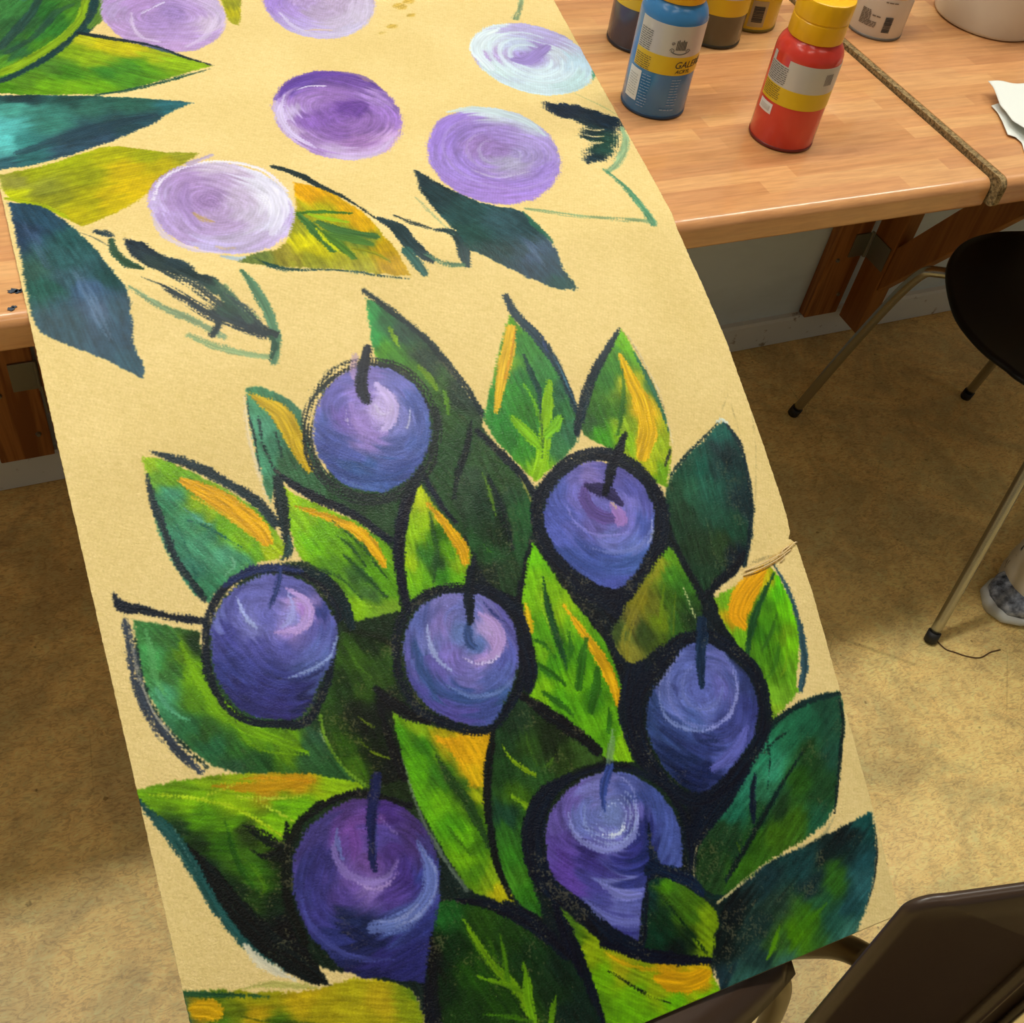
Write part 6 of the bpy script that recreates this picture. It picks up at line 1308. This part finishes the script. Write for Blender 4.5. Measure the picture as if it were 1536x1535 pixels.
# raised rib and chrome upright on the front of the backrest
for nm, s0, s1, rad, mt, off in (('rib', 0.232, 0.212, 0.0045, 'brown', 0.0015), ('upright_tube', 0.292, 0.262, 0.0085, 'chrome', 0.0080)):
    bm = bmesh.new(); path = []
    for k in range(9):
        tt = 0.14 + 0.98 * k / 8
        x, y, z = bpanel(s0 + (s1 - s0) * k / 8, tt); path.append((x, y - off, z))
    if nm == 'upright_tube': path += [(path[-1][0] - 0.004, path[-1][1] - 0.006, 0.47), (path[-1][0] - 0.004, path[-1][1] - 0.03, 0.44)]
    tube(bm, path, rad, 14); from_bm(nm, bm, MAT[mt] if mt == 'brown' else mat('lit_chrome', (0.8, 0.78, 0.74, 1), 0.22, 1.0), bc_, smooth=True)  # visible upright uses a lighter chrome copy, its highlight put into the base colour
bm = bmesh.new(); path = []
for k in range(12):
    tt = 0.14 + 0.98 * k / 11
    x, y, z = bpanel(0.80, tt); path.append((x, y - 0.008, z))
path += [(path[-1][0], path[-1][1] - 0.006, 0.47), (path[-1][0], path[-1][1] - 0.03, 0.44)]
tube(bm, path, 0.0085, 14); from_bm('upright_tube', bm, MAT['chrome'], bc_, smooth=True)
# seat in front of the backrest, below the frame
bm = bmesh.new(); A = []; B = []
for j in range(15):
    A.append([]); B.append([])
    for i in range(15):
        u = i / 14; v_ = j / 14
        x = 0.385 + 0.36 * u - 0.08 * v_ * 0; y = 0.045 - 0.09 * u * 1.0 - 0.40 * v_
        z = 0.435 - 0.012 * math.sin(math.pi * u) * math.sin(math.pi * v_) - 0.02 * max(0, v_ - .85) / .15
        A[-1].append(bm.verts.new((x - .09 * v_, y, z))); B[-1].append(bm.verts.new((x - .09 * v_, y, z - 0.007)))
for j in range(14):
    for i in range(14):
        bm.faces.new((A[j][i], A[j][i + 1], A[j + 1][i + 1], A[j + 1][i])); bm.faces.new((B[j][i], B[j + 1][i], B[j + 1][i + 1], B[j][i + 1]))
    bm.faces.new((A[j][0], A[j + 1][0], B[j + 1][0], B[j][0])); bm.faces.new((A[j][14], B[j][14], B[j + 1][14], A[j + 1][14]))
    bm.faces.new((A[0][j], B[0][j], B[0][j + 1], A[0][j + 1])); bm.faces.new((A[14][j], A[14][j + 1], B[14][j + 1], B[14][j]))
from_bm('seat', bm, MAT['brown'], bc_, smooth=True)
for path in (((0.50, 0.030, 0.425), (0.545, 0.072, 0.450), (0.553, 0.115, 0.447), (0.547, 0.150, 0.418), (0.553, 0.186, 0.355), (0.58, 0.25, 0.15), (0.60, 0.30, 0.0)),
             ((0.70, -0.02, 0.425), (0.72, 0.03, 0.425), (0.75, 0.06, 0.36), (0.80, 0.15, 0.0)),
             ((0.36, -0.30, 0.42), (0.35, -0.33, 0.40), (0.33, -0.36, 0.0)), ((0.60, -0.36, 0.42), (0.61, -0.39, 0.40), (0.63, -0.43, 0.0))):
    bm = bmesh.new(); tube(bm, catmull(path, 8), 0.0125, 18); from_bm('leg', bm, MAT['bronze'], bc_, smooth=True)

# ------------------------------------------------------------------ seated person at the right edge: one lower leg and shoe
pe = thing('person', 'person cut off by the right edge, pale speckled trousers and grey canvas shoe', 'person', (FOOT[0], FOOT[1], 0), FOOT[2])
w = mat('pale_speckled_trousers', C(216, 204, 178), 0.85); t = NT(w)
sp = t.ramp(t.noise(t.coords((1, 1, 0.6)), 42, 2, 0.5), [(0.30, C(60, 58, 56)), (0.36, C(222, 208, 180))])
t.l(sp, t.b.inputs['Base Color']); t.bump(t.noise(t.coords(), 500, 2), 0.3, 0.0005)
bm = bmesh.new()
# hem at the ankle up to the knee and along the thigh
leg = catmull([(0.088, 0.006, 0.030), (0.078, 0.004, 0.10), (0.072, -0.020, 0.22), (0.080, -0.070, 0.34), (0.100, -0.13, 0.46), (0.110, -0.17, 0.60), (0.120, -0.19, 0.72), (0.130, -0.20, 0.85)], 8)
rad = [float(np.interp(i / 56, [0, .15, .4, .55, .62, .75, 1], [0.070, 0.062, 0.058, 0.060, 0.066, 0.076, 0.088])) * (1 + 0.02 * math.sin(i * 1.7)) for i in range(57)]
tube(bm, leg, rad, 28)
from_bm('trouser_leg', bm, w, pe, smooth=True)
w = mat('grey_canvas_upper', C(104, 108, 116), 0.8); t = NT(w)
t.l(t.ramp(t.noise(t.coords(), 60, 4, 0.6), [(0.36, C(40, 42, 48)), (0.5, C(118, 122, 130)), (0.66, C(176, 178, 182))]), t.b.inputs['Base Color'])
def shoe_sec(bm, secs, n=28):
    rings = []
    for (x, hw, z0_, z1_) in secs:
        ring = []
        for k in range(n):
            a = 2 * math.pi * k / n
            c, s = math.cos(a), math.sin(a)
            yy_ = hw * (abs(c) ** 0.75) * (1 if c > 0 else -1)
            zz_ = (z0_ + z1_) / 2 + (z1_ - z0_) / 2 * (abs(s) ** 0.8) * (1 if s > 0 else -1)
            ring.append(bm.verts.new((x, yy_, zz_)))
        rings.append(ring)
    for A_, B_ in zip(rings, rings[1:]):
        for k in range(n): bm.faces.new((A_[k], A_[(k + 1) % n], B_[(k + 1) % n], B_[k]))
    bm.faces.new(rings[0][::-1]); bm.faces.new(rings[-1])
bm = bmesh.new()
shoe_sec(bm, [(-0.008, 0.012, 0.014, 0.030), (0.0, 0.030, 0.012, 0.042), (0.02, 0.042, 0.010, 0.052), (0.06, 0.048, 0.010, 0.062), (0.10, 0.047, 0.010, 0.080), (0.14, 0.042, 0.010, 0.096), (0.19, 0.036, 0.010, 0.100), (0.24, 0.034, 0.010, 0.100), (0.262, 0.028, 0.012, 0.095), (0.27, 0.012, 0.02, 0.085)])
sh = from_bm('shoe', bm, w, pe, smooth=True)
bm = bmesh.new()
shoe_sec(bm, [(-0.015, 0.010, 0.001, 0.020), (-0.006, 0.034, 0.001, 0.024), (0.02, 0.047, 0.001, 0.025), (0.06, 0.052, 0.001, 0.025), (0.12, 0.048, 0.001, 0.025), (0.2, 0.040, 0.001, 0.026), (0.25, 0.038, 0.001, 0.027), (0.272, 0.030, 0.001, 0.027), (0.279, 0.012, 0.002, 0.025)])
from_bm('sole', bm, mat('off_white_rubber', C(206, 204, 192), 0.6), sh, smooth=True)
bm = bmesh.new()
for i in range(5):
    x = 0.075 + i * 0.016; zt_ = 0.067 + i * 0.0075
    tube(bm, catmull([(x, -0.030, zt_ - 0.012), (x + 0.003, -0.015, zt_ + 0.003), (x + 0.003, 0.015, zt_ + 0.003), (x, 0.030, zt_ - 0.012)], 5), 0.0022, 8)
from_bm('laces', bm, mat('white_lace', C(222, 220, 210), 0.8), sh, smooth=True)

# loose dark thread lying on the floor by the chair foot
bm = bmesh.new(); tube(bm, catmull([(x, y, 0.0012) for x, y in HAIR], 8), 0.0011, 8)
tag(from_bm('loose_thread', bm, mat('dark_thread', C(96, 66, 34), 0.7), None, smooth=True), 'thin dark thread on the floor at the front chair foot', 'thread')
